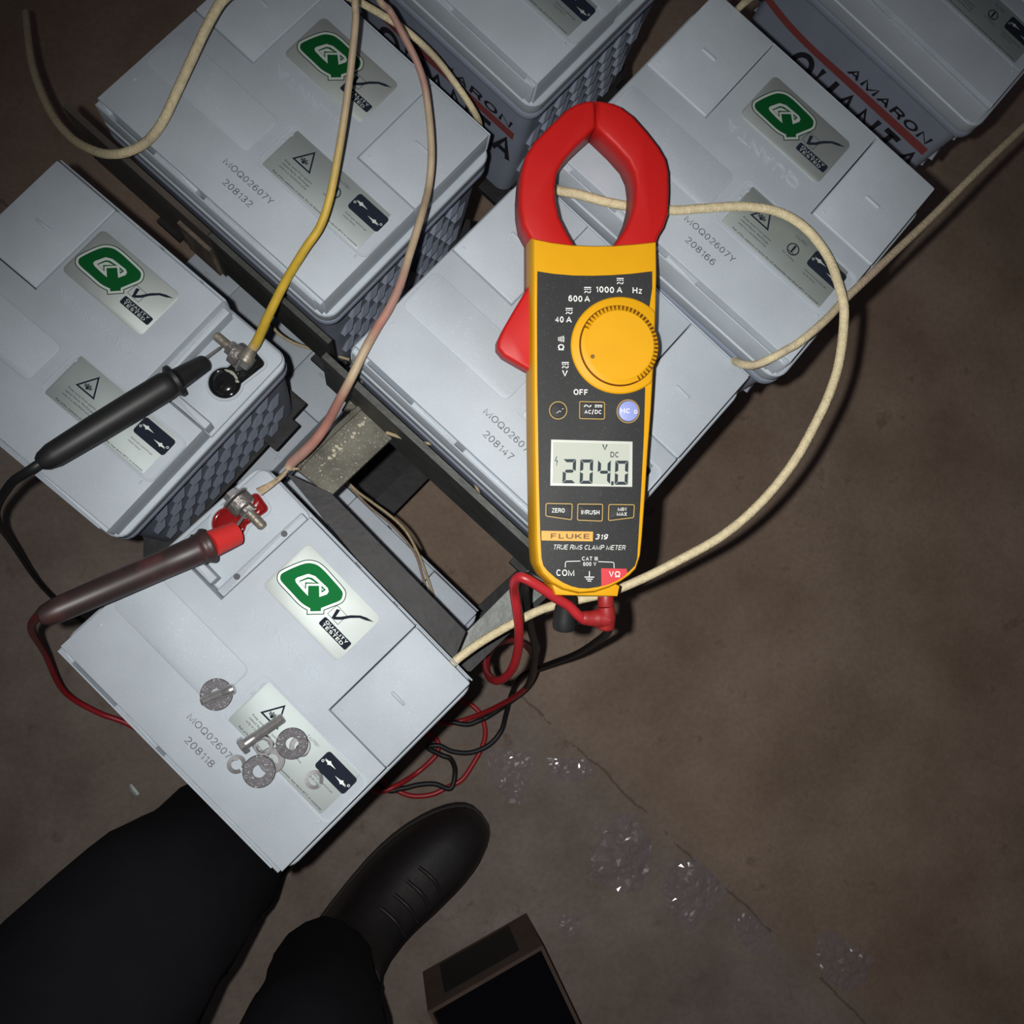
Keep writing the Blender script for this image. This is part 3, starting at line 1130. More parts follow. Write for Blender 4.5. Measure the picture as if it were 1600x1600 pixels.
def rack_part(name, mb, m, smooth=30):
    o = bpy.data.objects.new(name, mb.mesh(name, m, smooth))
    COL.objects.link(o)
    o.parent = rack
    o.matrix_parent_inverse = RI
    return o


def plate(name, pts, z, th, m, label=None):
    """flat bar whose top outline is read at the given pixels at height z (z may be a list)"""
    zs = z if isinstance(z, (list, tuple)) else [z] * len(pts)
    top = [P(px, py, zz) for (px, py), zz in zip(pts, zs)]
    mb = MB()
    b = [t - Vector((0, 0, th)) for t in top]
    e = .0008
    cen = sum(top, Vector()) / len(top)
    ins = [t + (cen - t).normalized() * e for t in top]
    mb.loft([b, [t - Vector((0, 0, e)) for t in top], ins])
    return rack_part(name, mb, m)


def beam(name, a, b, w, h, m):
    """straight box bar from a to b (centre line of its top), width w, depth h"""
    a, b = Vector(a), Vector(b)
    t = (b - a).normalized()
    s = t.cross(Vector((0, 0, 1))).normalized() * (w / 2)
    up = Vector((0, 0, h))
    mb = MB()
    mb.loft([[a - s - up, a + s - up, a + s, a - s], [b - s - up, b + s - up, b + s, b - s]])
    return rack_part(name, mb, m)


# upper rail beside the near battery and the upright rail of the row behind
plate('rail', [(446, 738), (517, 770), (729, 988), (703, 1050)], .5085, .004, M_RACK)
plate('rail', [(519, 776), (727, 988), (722, 993), (514, 781)], [.5075] * 4, .055, M_RACK)


def local_box(name, mw, x0, x1, y0, y1, z0, z1, m):
    mb = MB()
    mb.box(x0, x1, y0, y1, z0, z1)
    mb.v = [tuple(mw @ Vector(p)) for p in mb.v]
    return rack_part(name, mb, m)


M_RACK4 = mat('greenish_black_steel', (0.040, 0.042, 0.037), rough=0.5, var=0.4, vscale=70, bump=0.2, bscale=150, speck=0.06)
local_box('rail', MW_M, -.018, L + .006, -W - .0130, -W - .0085, -.105, -.036, M_RACK4)
local_box('rail', MW_TL, .098, L + .012, -W - .0125, -W - .0085, -.105, -.038, M_RACK4)
# cross bars
plate('cross_bar', [(461, 733), (604, 600), (650, 650), (516, 776)], .506, .004, M_RACK2)
plate('cross_bar', [(534, 640), (566, 588), (606, 600), (560, 640)], .503, .006, M_RACK2)
mb = MB()
path = smooth_path([P(462, 733, .507), P(500, 694, .508), P(545, 652, .508), P(602, 601, .508)], 6)
mb.tube(path, .0022, 8)
rack_part('weld_bead', mb, M_RACK2)
mb = MB()
random.seed(11)
for k in range(34):
    t = random.random() ** .8
    px, py = 498 + (596 - 498) * t + random.uniform(-5, 5), 736 + (630 - 736) * t + random.uniform(-4, 4)
    r = random.choice((.0006, .0008, .001, .0016)) * .9
    p = P(px, py, .5066)
    mb.tube([p + Vector((-r, 0, -r * .4)), p + Vector((-r * .3, 0, r * .5)), p + Vector((r * .4, 0, r * .5)), p + Vector((r, 0, -r * .4))], [r * .3, r, r, r * .3], 7)
sp = rack_part('weld_spatter', mb, mat('spatter', (0.40, 0.38, 0.28), rough=0.5))
sp['kind'] = 'stuff'
plate('cross_bar', [(706, 1014), (732, 984), (838, 878), (872, 910), (720, 1034)], .470, .004, M_RACK3)
plate('cross_bar', [(706, 1016), (722, 1036), (860, 916), (858, 930), (735, 1050), (712, 1050)], .462, .020, M_RACK)
plate('cross_bar', [(560, 806), (676, 694), (700, 716), (590, 828)], .16, .006, M_RACK)
plate('cross_bar', [(500, 800), (650, 650), (684, 690), (540, 830)], .06, .006, M_RACK)
plate('cross_bar', [(735, 958), (862, 842), (884, 862), (750, 980)], .17, .006, M_RACK)

Ud = Vector((math.cos(-.745), math.sin(-.745), 0))
Wd = Vector((-Ud.y, Ud.x, 0))


def carry(mw, lo):
    """a pair of short bearers under one battery"""
    for v in (-.028, -W + .028):
        a = mw @ Vector((-.010, v, -H - .0015))
        b = mw @ Vector((L + .010, v, -H - .0015))
        z = min(a.z, b.z)
        a.z = b.z = z
        beam('bearer', a, b, .03, .006, M_RACK)
    for u in (.012, L - .012):
        a = mw @ Vector((u, .006, -H))
        b = mw @ Vector((u, -W - .006, -H))
        z = min((mw @ Vector((uu, vv, -H - .0015))).z for uu in (-.01, L + .01) for vv in (-.028, -W + .028)) - .0062
        a.z = b.z = z
        beam('bearer', a, b, .025, .006, M_RACK)
        for q in (lo or (a, b)):
            q = a if q == 0 else b if q == 1 else q
            mb = MB()
            mb.box(q.x - .010, q.x + .010, q.y - .010, q.y + .010, 0, z - .0062)
            rack_part('post', mb, M_RACK, 0)


for mw, ends in ((MW_BL, (1,)), (MW_TL, (0,)), (MW_M, (0,)), (MW_TR, (0,)), (MW_ML, (1,)), (MW_TC, (0,)), (MW_RR, (0,))):
    carry(mw, ends)
for mw in (MW_LA, MW_LB):
    for v in (-.03, -W + .03):
        a, b = mw @ Vector((-.02, v, -H - .001)), mw @ Vector((L + .02, v, -H - .001))
        beam('bearer', a, b, .03, a.z - .0005, M_RACK)

# dirty side board and a lighter packing block along the far left battery
M_BOARD = mat('dark_stained_board', (0.056, 0.046, 0.038), rough=0.85, var=0.35, vscale=20, bump=0.3, bscale=80)
local_box('side_board', MW_TL, -.034, .0975, -W - .0130, -W - .0085, -.110, -.037, M_BOARD)
local_box('packing_block', MW_TL, .066, .0965, -W - .0160, -W - .0131, -.110, -.062, M_WOOD)


# ------------------------------------------------------------------ clamp meter
A0, B0, C0 = P(930, 300, .6490), P(835, 880, .6280), P(1000, 884, .6280)
MN = (B0 - A0).cross(C0 - A0).normalized()
if MN.z < 0:
    MN = -MN
MEX = (P(988, 690, .55) - P(860.75, 686.75, .55)).normalized()
MEX = (MEX - MN * MEX.dot(MN)).normalized()
MEY = MN.cross(MEX)
MO = A0 + (ray(927, 560) * ((A0 - CAMP).dot(MN) / ray(927, 560).dot(MN)) + CAMP - A0)
MMW = Matrix(((MEX.x, MEY.x, MN.x, MO.x), (MEX.y, MEY.y, MN.y, MO.y), (MEX.z, MEY.z, MN.z, MO.z), (0, 0, 0, 1)))
MINV = MMW.inverted()
meter = empty('clamp_meter', mw=MMW)
tag(meter, 'yellow digital clamp meter with red jaw and dark face reading 204.0', 'meter')


def q2(px, py, h=0.0):
    """photo pixel -> meter-plane xy at height h above its face"""
    d = ray(px, py)
    o = CAMP - (MO + MN * h)
    t = -o.dot(MN) / d.dot(MN)
    w = MINV @ (CAMP + d * t)
    return (w.x, w.y)


def Q(pts, ox=0, oy=0, k=1.0, h=0.0):
    return [q2(ox + x / k, oy + y / k, h) for x, y in pts]


def ccw(p):
    a = sum(p[i][0] * p[(i + 1) % len(p)][1] - p[(i + 1) % len(p)][0] * p[i][1] for i in range(len(p)))
    return p if a > 0 else p[::-1]


def mpart(name, mb, m, parent=meter, smooth=35):
    o = bpy.data.objects.new(name, mb.mesh(name, m, smooth))
    COL.objects.link(o)
    o.parent = parent
    return o


TH = .034
body_px = [(833, 372), (862, 378), (893, 382), (927, 383.5), (960, 383), (993, 380.5), (1026, 377), (1026.5, 430), (1025, 500), (1022.5, 560), (1018, 640), (1013, 705), (1009, 770), (1004, 838), (1001, 868), (994, 889), (984, 899), (970, 908.5), (953, 917), (930, 924.5), (906, 926.5), (881, 920.5), (862, 910), (848, 896), (840.5, 880), (838, 850), (836.5, 780), (835, 700), (834, 600), (833.5, 480)]
body = ccw(Q(body_px))
mb = MB()
o1 = inset(body, -.0006)
o2 = inset(body, -.0012)
mb.loft([[(x, y, -TH) for x, y in inset(body, .004)], [(x, y, -TH + .004) for x, y in inset(body, .0002)], [(x, y, -TH * .5) for x, y in o2], [(x, y, -.0035) for x, y in o1],
         [(x, y, -.0012) for x, y in body], [(x, y, -.0002) for x, y in inset(body, .0007)], [(x, y, 0) for x, y in inset(body, .0016)]])
mpart('shell', mb, M_YEL)
# socket block at the lower end
sock = ccw(Q([(590, 1120), (632, 1228), (1150, 1238), (1168, 1150), (900, 1000)], 750, 700, 5.333, -.006))
mb = MB()
mb.slab(sock, -TH + .002, -.006, .0012)
mpart('socket_block', mb, M_YEL)

face_px = [(839.5, 424), (865, 428), (895, 430.5), (925, 431), (955, 430), (985, 428), (1019, 424), (1019, 450), (1015, 477), (1010, 520), (1006, 560), (1008, 607), (1006, 680), (1002, 760), (997.5, 840), (995.6, 872), (992, 884), (983, 893), (971, 902), (952, 911.5), (935, 917), (919, 919.5), (905, 919), (892.5, 916), (880, 910.5), (868, 903), (856, 892.5), (849, 884), (846, 872), (844, 831), (842, 760), (841, 700), (839.5, 600), (839, 500)]
mb = MB()
mb.slab(ccw(Q(face_px)), -.001, .0004, .0002)
face = mpart('front_panel', mb, M_FACE)

# red jaw in two halves that meet at the top
ou = [(322, 895), (300, 860), (268, 800), (252, 700), (250, 600), (260, 480), (285, 372), (340, 282), (450, 170), (540, 82), (600, 45), (665, 26), (722, 22)]
inn = [(724, 195), (660, 252), (600, 310), (525, 396), (485, 470), (470, 560), (474, 650), (498, 757), (545, 850), (590, 925), (590, 990)]
jl = [(330, 1000)] + ou + inn
ou2 = [(732, 22), (820, 36), (880, 60), (960, 120), (1040, 210), (1120, 312), (1165, 390), (1184, 470), (1186, 600), (1180, 735), (1152, 818), (1120, 870), (1108, 905), (1100, 1000)]
inn2 = [(845, 990), (845, 925), (912, 826), (950, 738), (971, 650), (976, 560), (965, 478), (930, 400), (850, 310), (790, 252), (730, 195)]
jr = ou2 + inn2
HJ = -.0045
for pts in (jl, jr):
    pl = ccw(Q(pts, 750, 150, 4.0, HJ))
    mb = MB()
    mb.loft([[(x, y, HJ - .024) for x, y in inset(pl, .0022)], [(x, y, HJ - .0218) for x, y in pl], [(x, y, HJ - .0022) for x, y in pl], [(x, y, HJ - .0006) for x, y in inset(pl, .0007)], [(x, y, HJ) for x, y in inset(pl, .0024)]])
    mpart('clamp_jaw', mb, M_RED, smooth=50)
# red release lever on the left side
lev = ccw(Q([(335, 1140), (300, 1190), (215, 1332), (150, 1445), (112, 1525), (112, 1575), (150, 1622), (230, 1668), (300, 1708), (340, 1712)], 750, 150, 4.0, -.011))
mb = MB()
mb.loft([[(x, y, -.027) for x, y in inset(lev, .002)], [(x, y, -.024) for x, y in lev], [(x, y, -.0128) for x, y in lev], [(x, y, -.0115) for x, y in inset(lev, .0006)], [(x, y, -.011) for x, y in inset(lev, .0018)]])
mpart('release_lever', mb, M_RED, smooth=50)
slot = ccw(Q([(300, 900), (300, 1180), (326, 1180), (326, 900)], 750, 150, 4.0, -.014))
mb = MB()
mb.slab(slot, -.03, -.012, .0008)
mpart('jaw_housing', mb, mat('dark_red_plastic', (0.20, 0.010, 0.012), rough=0.4))

# dial: raised ring, knurled knob, pointer dot
HR = .0016
edge = [(1028, 380), (1026.5, 430), (1025, 500), (1022.5, 560), (1018, 640), (1012, 720)]


def edge_x(y):
    for (xa, ya), (xb, yb) in zip(edge, edge[1:]):
        if ya <= y <= yb:
            return xa + (xb - xa) * (y - ya) / (yb - ya)
    return 1026


ringp = []
for k in range(72):
    a = 2 * math.pi * k / 72
    x, y = 969 + 77 * math.cos(a), 539 + 76.5 * math.sin(a)
    ringp.append((min(x, edge_x(y) - .3), y))
ringp = [p for i, p in enumerate(ringp) if i == 0 or math.hypot(p[0] - ringp[i - 1][0], p[1] - ringp[i - 1][1]) > .6]
rp = ccw(Q(ringp, h=HR))
mb = MB()
mb.slab(rp, -.001, HR, .0014)
mpart('dial_surround', mb, M_YEL, smooth=50)
mb = MB()
HK = .0042
kc = q2(969, 539, HK)
kr = (Vector(q2(969 + 59.5, 539, HK)) - Vector(kc)).length
teeth = []
N = 290
for k in range(N):
    a = 2 * math.pi * k / N
    deg = math.degrees(a)
    kn = 1 if (deg < 155 or deg > 298) else 0
    rr = kr * (1.0 if not kn else (1.015 if (k % 5) in (0, 1, 2) else .90))
    teeth.append((kc[0] + rr * math.cos(a), kc[1] + rr * math.sin(a)))
inner = [(kc[0] + kr * .895 * math.cos(2 * math.pi * k / N), kc[1] + kr * .895 * math.sin(2 * math.pi * k / N)) for k in range(N)]
inner2 = [(kc[0] + kr * .875 * math.cos(2 * math.pi * k / N), kc[1] + kr * .875 * math.sin(2 * math.pi * k / N)) for k in range(N)]
mb.loft([[(x, y, -.002) for x, y in teeth], [(x, y, HK - .0012) for x, y in teeth], [(x, y, HK - .0003) for x, y in inner], [(x, y, HK) for x, y in inner2]])
knob = mpart('dial', mb, M_YEL, smooth=30)
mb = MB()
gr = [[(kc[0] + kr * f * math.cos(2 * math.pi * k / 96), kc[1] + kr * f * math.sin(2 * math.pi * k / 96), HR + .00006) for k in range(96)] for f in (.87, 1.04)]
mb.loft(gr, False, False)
mpart('notch_shade_ring', mb, mat('notch_shade_brown', (0.12, 0.040, 0.003), rough=0.7, spec=0.1), knob, 0)  # dark ring under the knurl; shade of the notches put into its colour
mb = MB()
dc = q2(926, 557, HK)
mb.slab(circ(dc[0], dc[1], .0013, 16), HK - .0002, HK + .00005, 0)
mpart('pointer_dot', mb, mat('dot_brown', (0.20, 0.085, 0.012), rough=0.6), knob)

# LCD
Lc = [(860.75, 686.75), (988, 690), (987.5, 761), (859.5, 759)]
lcd = ccw(Q(Lc))
mb = MB()
mb.slab(lcd, .0002, .0009, .0003)
scr = mpart('screen', mb, M_LCDRIM)
mb = MB()
mb.slab(ccw(Q([(864, 691), (983, 694), (982.5, 757.5), (862.5, 755.5)])), .0006, .00096, 0)
mpart('screen_glass', mb, M_LCD, scr)
mb = MB()
LZ = .00104
OX, OY, KK = 840, 600, 8.888


def lpoly(pts):
    mb.add([(x, y, LZ) for x, y in ccw(Q(pts, OX, OY, KK))], [tuple(range(len(pts)))])


def seg_digit(x0, x1, y0, y1, on, sk=-6):
    t, g = 44, 4
    ym = (y0 + y1) / 2

    def X(x, y):
        return x + sk * (y - ym) / (y1 - y0) * 2

    def pl(pts):
        lpoly([(X(x, y), y) for x, y in pts])
    if 'a' in on: pl([(x0 + g, y0), (x1 - g, y0), (x1 - t - g, y0 + t), (x0 + t + g, y0 + t)])
    if 'd' in on: pl([(x0 + t + g, y1 - t), (x1 - t - g, y1 - t), (x1 - g, y1), (x0 + g, y1)])
    if 'g' in on: pl([(x0 + t * .5 + g, ym), (x0 + t + g, ym - t / 2), (x1 - t - g, ym - t / 2), (x1 - t * .5 - g, ym), (x1 - t - g, ym + t / 2), (x0 + t + g, ym + t / 2)])
    if 'f' in on: pl([(x0, y0 + g), (x0 + t, y0 + t + g), (x0 + t, ym - t / 2 - g), (x0, ym - g)])
    if 'b' in on: pl([(x1, y0 + g), (x1, ym - g), (x1 - t, ym - t / 2 - g), (x1 - t, y0 + t + g)])
    if 'e' in on: pl([(x0, ym + g), (x0 + t, ym + t / 2 + g), (x0 + t, y1 - t - g), (x0, y1 - g)])
    if 'c' in on: pl([(x1, ym + g), (x1, y1 - g), (x1 - t, y1 - t - g), (x1 - t, ym + t / 2 + g)])


seg_digit(345, 525, 1045, 1380, 'abged')
seg_digit(583, 762, 1050, 1388, 'abcdef')
seg_digit(828, 1006, 1058, 1395, 'fgbc')
seg_digit(1068, 1250, 1066, 1402, 'abcdef')
lpoly([(1016, 1352), (1050, 1353), (1049, 1410), (1015, 1408)])
lpoly([(258, 1005), (268, 1010), (246, 1062), (275, 1062), (262, 1135), (254, 1135), (262, 1075), (232, 1072)])


def mtext(mbx, s, cx, cy, hpx, h, wpx=None, bold=0.0, shear=0.0, rot=0.0):
    """letters centred on a photo pixel, hpx tall"""
    c = q2(cx, cy, h)
    sc = (Vector(q2(cx, cy, h)) - Vector(q2(cx, cy + 10, h))).length / 10
    v, f, asp = text_verts(s, bold, shear)
    hh = hpx * sc
    ww = wpx * sc if wpx else hh * asp
    co, si = math.cos(math.radians(rot)), math.sin(math.radians(rot))
    x0 = c[0] - (ww / 2 * co - hh / 2 * si)
    y0 = c[1] - (ww / 2 * si + hh / 2 * co)
    add_text(mbx, s, x0, y0, ww, hh, h, bold=bold, shear=shear, rot=rot)


mtext(mb, 'V', 945.2, 699, 9.8, LZ, 8.6, bold=.035)
mtext(mb, 'DC', 960.2, 710.3, 8.8, LZ, 13, bold=.02)
mpart('screen_digits', mb, M_LCDINK, scr, 0)

# white markings on the face
mb = MB()
ZW = .00052
for s, x, y, h_, w_ in (('1000', 945.5, 452.5, 9.6, 28.5), ('A', 968, 452.5, 9.6, 9), ('600', 899, 466.5, 9.6, 22), ('A', 917.5, 466.5, 9.6, 9), ('40', 874, 499, 9.6, 13.5), ('A', 889, 499, 9.6, 9),
                    ('Hz', 996, 454, 9.4, 15.5), ('OFF', 907.3, 612.7, 9.0, 22.5), ('V', 882.7, 583.5, 10, 9), ('\u03a9', 876.7, 542.5, 9.5, 10)):
    mtext(mb, s, x, y, h_, ZW, w_, bold=.025)
COM_PX = [('COM', 883.4, 895, 10.3, 28.5), ('CAT III', 921.6, 872.8, 6.2, 25), ('600 V', 921.4, 881.3, 6.2, 21)]
for s, x, y, h_, w_ in COM_PX:
    mtext(mb, s, x, y, h_, ZW, w_, bold=.012)
mtext(mb, 'TRUE RMS CLAMP METER', 921.8, 855.2, 7.6, ZW, 114.5, shear=.22)
mtext(mb, '319', 940.2, 838.8, 8.4, ZW, 20.5, shear=.25, bold=.02)


def fpoly(pts, ox=0, oy=0, k=1.0, z=ZW):
    mb.add([(x, y, z) for x, y in ccw(Q(pts, ox, oy, k))], [tuple(range(len(pts)))])


def fline(pts, w, z=ZW):
    pts = Q(pts)
    for (xa, ya), (xb, yb) in zip(pts, pts[1:]):
        d = Vector((xb - xa, yb - ya))
        if d.length < 1e-9:
            continue
        d.normalize()
        n = Vector((-d.y, d.x)) * (w / 2)
        e = d * (w / 2)
        mb.add([(xa - n.x - e.x, ya - n.y - e.y, z), (xb - n.x + e.x, yb - n.y + e.y, z), (xb + n.x + e.x, yb + n.y + e.y, z), (xa + n.x - e.x, ya + n.y - e.y, z)], [(0, 1, 2, 3)])


for (x, y) in ((968.7, 439.8), (917.8, 453.7), (889, 486.5), (883, 571)):       # DC / AC symbols
    fline([(x - 4.6, y - 4.2), (x + 4.6, y - 4.2)], .0006)
    for dx in (-4, 0, 4):
        fline([(x + dx - .7, y - 1.4), (x + dx + .7, y - 1.4)], .0005)
    fline([(x - 4.4, y + 3.6), (x - 3, y + 1.8), (x - 1, y + 2.2), (x + 1, y + 3.6), (x + 3, y + 4), (x + 4.6, y + 2)], .0006)
for k, hgt in enumerate((2.2, 3.0, 3.6, 4.2)):                                       # continuity sign
    x = 872.4 + k * 2.6
    fline([(x, 530 - hgt), (x + .8, 530), (x, 530 + hgt)], .0005)
fline([(883, 886), (883, 880), (884.5, 877.3), (906, 876.6)], .0004)
fline([(935, 877.5), (957.5, 878.5), (959, 880), (959.2, 887)], .0004)
fline([(920.6, 893), (920.6, 901)], .0005)
for dw, dy in ((7, 901.5), (4.6, 904.6), (2.4, 907.6)):
    fline([(920.6 - dw, dy), (920.6 + dw, dy + .2)], .0005)
mpart('white_markings', mb, M_WPRINT, face, 0)['kind'] = 'stuff'

mb = MB()
fpoly([(510, 690), (940, 697), (938, 778), (512, 770)], 750, 700, 5.333)
mpart('badge', mb, M_ORPR, face, 0)
mb = MB()
mtext(mb, 'FLUKE', 891, 837.8, 8.4, ZW + .00006, 62, bold=.03)
mpart('badge_letters', mb, M_BROWNPR, face, 0)
mb = MB()
fpoly([(1008, 1002), (1221, 1006), (1224, 1046), (1186, 1078), (1135, 1108), (1070, 1136), (1010, 1152)], 750, 700, 5.333)
mpart('red_socket_mark', mb, M_REDPR, face, 0)
mb = MB()
mtext(mb, 'V\u03a9', 960.3, 897.2, 9.4, ZW + .00006, 18, bold=.015)
mpart('socket_letters', mb, M_WPRINT, face, 0)


# push buttons, each with its gold outline and legend
def button(outer_px, m, texts, h=.0011, legend_parts=None):
    ot = ccw(Q(outer_px, h=.0005))
    global mb
    mb = MB()
    i1 = inset(ot, .00055)
    mb.loft([[(x, y, .0003) for x, y in ot], [(x, y, .0007) for x, y in ot], [(x, y, .0007) for x, y in i1], [(x, y, .0003) for x, y in i1]], False, False)
    ol = MB()
    ol.v, ol.f, ol.c = mb.v, mb.f, mb.c
    i2 = inset(ot, .0010)
    mb = MB()
    mb.slab(i2, .0002, h, .0003)
    b = mpart('button', mb, m)
    mpart('button_outline', ol, M_GOLD, b)
    mb = MB()
    for s, x, y, hp, wp in texts:
        mtext(mb, s, x, y, hp, h + .00008, wp, bold=.02)
    if legend_parts:
        legend_parts(h + .00008)
    if mb.v:
        mpart('button_legend', mb, M_WPRINT, b, 0)
    return b


def acdc(z):
    fline([(912.6, 635.4), (914.2, 633.6), (916.2, 633.8), (918.6, 635.6), (920.6, 636), (922.6, 634.2)], .0006, z)
    fline([(929.2, 633.6), (939.8, 633.8)], .0005, z)
    for dx in (930.2, 934.4, 938.6):
        fline([(dx - .9, 636.2), (dx + .9, 636.2)], .0005, z)


def worn(z):
    for a, b in (((869.5, 645.5), (872, 643.8)), ((873, 642.4), (875.5, 643.4)), ((878, 639.6), (879.5, 639))):
        fline([a, b], .0003, z)


button([(872 + 14.2 * math.cos(a * math.pi / 16), 641.3 + 14.2 * math.sin(a * math.pi / 16)) for a in range(32)], M_FACE, (), legend_parts=worn)
button([(905, 628), (907, 626.8), (943, 627.8), (945.2, 629.6), (945, 653.8), (942.6, 655.6), (907, 654.8), (904.8, 652.6)], M_FACE, (('AC', 918.4, 643.4, 6.2, 10.5), ('/', 926.3, 643.6, 8.2, 3), ('DC', 934.6, 643.6, 6.2, 10.5)), legend_parts=acdc)
button([(981.3 + 18 * math.cos(a * math.pi / 18), 642.7 + 18.6 * math.sin(a * math.pi / 18)) for a in range(36)], M_HOLD, (('H', 973, 641.6, 7.6, 7), ('C', 981, 641.8, 7.4, 6.2), ('D', 993.4, 643.4, 5.6, 5)), h=.0019)
K5 = lambda pts: [(750 + x / 5.333, 700 + y / 5.333) for x, y in pts]
button(K5([(546, 470), (556, 458), (760, 462), (771, 470), (767, 590), (757, 601), (556, 572), (544, 562)]), M_FACE, (('ZERO', 872.3, 797.5, 6.8, 20.5),))
button(K5([(811, 472), (820, 463), (1014, 465), (1025, 474), (1022, 602), (1012, 613), (818, 605), (808, 596)]), M_FACE, (('INRUSH', 922.6, 800.4, 6.8, 29),))
button(K5([(1070, 477), (1080, 467), (1278, 469), (1289, 478), (1284, 574), (1274, 584), (1078, 608), (1066, 598)]), M_FACE, (('MIN', 972, 795.6, 6, 13.5), ('MAX', 971.6, 803.2, 6, 16)))


# ------------------------------------------------------------------ cables
def cable_mesh(name, ptz, r, m, n=8, col=None, sides=10, rads=None):
    pts = smooth_path([P(x, y, z) for x, y, z in ptz], n)
    cols = None
    if col:
        cols = []
        for i in range(len(pts)):
            t = i / n
            k = int(min(t, len(ptz) - 1.001))
            f = t - k
            a, b = col[k], col[min(k + 1, len(col) - 1)]
            cols.append(tuple(a[j] * (1 - f) + b[j] * f for j in range(3)))
    rr = r
    if rads:
        rr = []
        for i in range(len(pts)):
            t = i / n
            k = int(min(t, len(ptz) - 1.001))
            f = t - k
            rr.append(rads[k] * (1 - f) + rads[min(k + 1, len(rads) - 1)] * f)
    mb = MB()
    mb.tube(pts, rr, sides, cols)
    return mb.mesh(name, m, 60, colors=bool(col))


CRM = (0.62, 0.53, 0.33)
CRD = (0.42, 0.35, 0.23)
big = [(858, 288, .598), (872, 297.5, .606), (905, 304, .6145), (945, 315, .6165), (985, 322.5, .6170), (1050, 328.5, .6170), (1100, 325.5, .6170), (1160, 322.5, .6172), (1215, 331, .6178), (1258, 356, .6185), (1293, 400, .621), (1312, 450, .628), (1319, 490, .6275), (1312, 560, .615), (1297, 612, .612), (1275, 660, .609), (1240, 722, .605), (1190, 784, .600), (1130, 836, .594), (1060, 876, .588), (1000, 906, .580), (950, 926, .572), (900, 938, .564), (850, 951, .554), (800, 975, .545), (755, 1001, .537), (722, 1024, .533), (706, 1038, .531)]
o = link('battery_cable', cable_mesh('battery_cable', big, .0030, M_SLEEVE, col=[CRM] * len(big)))
tag(o, 'thick cream braided cable looping through the red jaw and round the meter', 'cable')
c2p = [(1148, 564, .590), (1153, 566.5, .595), (1163, 570, .602), (1180, 570, .609), (1205, 560, .615), (1228, 547, .6195), (1250, 534, .6215), (1290, 500, .6205), (1320, 468, .6185), (1360, 430, .614), (1402, 390, .606), (1460, 335, .595), (1540, 255, .58), (1640, 160, .55)]
cc = [CRM, CRD, CRM, CRD, CRM, CRD, CRM, CRD, CRD, (0.40, 0.30, 0.22), CRD, CRD, CRD]
o = link('battery_cable', cable_mesh('battery_cable', c2p, .0027, M_SLEEVE, col=cc))
tag(o, 'dirty cream cable running straight across the corner of battery 208166', 'cable')
c3p = [(450, -110, .59), (372, -22, .60), (352, -4, .598), (338, 14, .595), (318, 52, .588), (296, 100, .580), (275, 146, .573), (254, 190, .566), (232, 219, .560), (208, 234, .555), (180, 241, .545), (148, 236, .525), (110, 214, .49), (76, 170, .44), (50, 100, .38), (40, 20, .30)]
o = link('battery_cable', cable_mesh('battery_cable', c3p, .0031, M_SLEEVE, col=[CRM, CRM, CRM, CRM, CRM, CRM, CRM, CRM, CRD, CRM, CRM, CRM, CRM, CRM, CRM]))
tag(o, 'cream braided cable curving over the far end of battery 208132', 'cable')
c4p = [(470, -70, .60), (530, -14, .60), (560, 2, .59), (600, 25, .575), (640, 52, .565), (680, 90, .555), (714, 134, .545), (737, 168, .535), (748, 190, .52), (752, 215, .49)]
o = link('battery_cable', cable_mesh('battery_cable', c4p, .0024, M_SLEEVE, col=[CRD, CRD, CRM, CRM, CRM, CRD, CRM, CRM, CRM, CRM]))
tag(o, 'cream cable dropping into the dark gap beside the corner of battery 208132', 'cable')
c5p = [(1270, -110, .60), (1225, -60, .64), (1185, -14, .65), (1172, -3, .63), (1160, 7, .615), (1150, 18, .60), (1143, 30, .575)]
o = link('battery_cable', cable_mesh('battery_cable', c5p, .0024, M_SLEEVE, col=[CRM, CRM, CRM, CRD, CRM, CRD, CRM]))
tag(o, 'short frayed cream cable end at the far corner of battery 208166', 'cable')

TAN = (0.40, 0.31, 0.205)
YLW = (0.56, 0.37, 0.035)
yw = [(575, -150, .62), (556, -14, 0.6340), (556, 28, 0.6290), (551, 80, 0.6220), (545, 132, 0.6140), (537, 190, 0.6060), (527, 250, 0.5980), (515, 310, 0.5900), (500, 354, 0.5820), (476, 390, 0.5740), (446, 440, 0.5550), (421, 490, 0.5400), (404, 528, 0.5230), (397, 541, 0.5170), (388, 551, 0.5125)]
o = link('taped_wire', cable_mesh('taped_wire', yw, .0029, M_TAPE, col=[TAN, TAN, TAN, TAN, TAN, (0.44, 0.34, 0.19), (0.50, 0.36, 0.12), (0.55, 0.38, 0.07), YLW, YLW, YLW, YLW, YLW, (0.45, 0.34, 0.15), TAN],
                                  rads=[.0022, .0022, .0022, .0023, .0023, .0024, .0025, .0026, .0027, .0028, .0030, .0032, .0034, .0036, .003]))
tag(o, 'wire tan above and yellow below ending at the exposed black terminal', 'wire')
wy_o = o
PNK = (0.345, 0.195, 0.155)
PK2 = (0.36, 0.165, 0.13)
pw = [(560, -150, .60), (588, -14, .62), (610, 18, .615), (633, 60, .61), (651, 96, .605), (663, 132, .60), (669, 170, .595), (673, 210, .592), (674, 250, .588), (670, 292, .584), (660, 332, .592), (648, 372, .594), (638, 404, .596), (626, 442, .597), (609, 480, .597), (590, 511, .597), (571, 545, .5985), (549, 590, .594), (530, 626, .580), (512, 660, .560), (494, 686, .552), (474, 707, .545), (457, 722, .538), (450, 732, .536)]
pcol = [TAN, TAN, PNK, PNK, PNK, PNK, TAN, TAN, TAN, TAN, TAN, TAN, TAN, PNK, PNK, PK2, TAN, TAN, PK2, PK2, PK2, PNK, PNK, TAN]
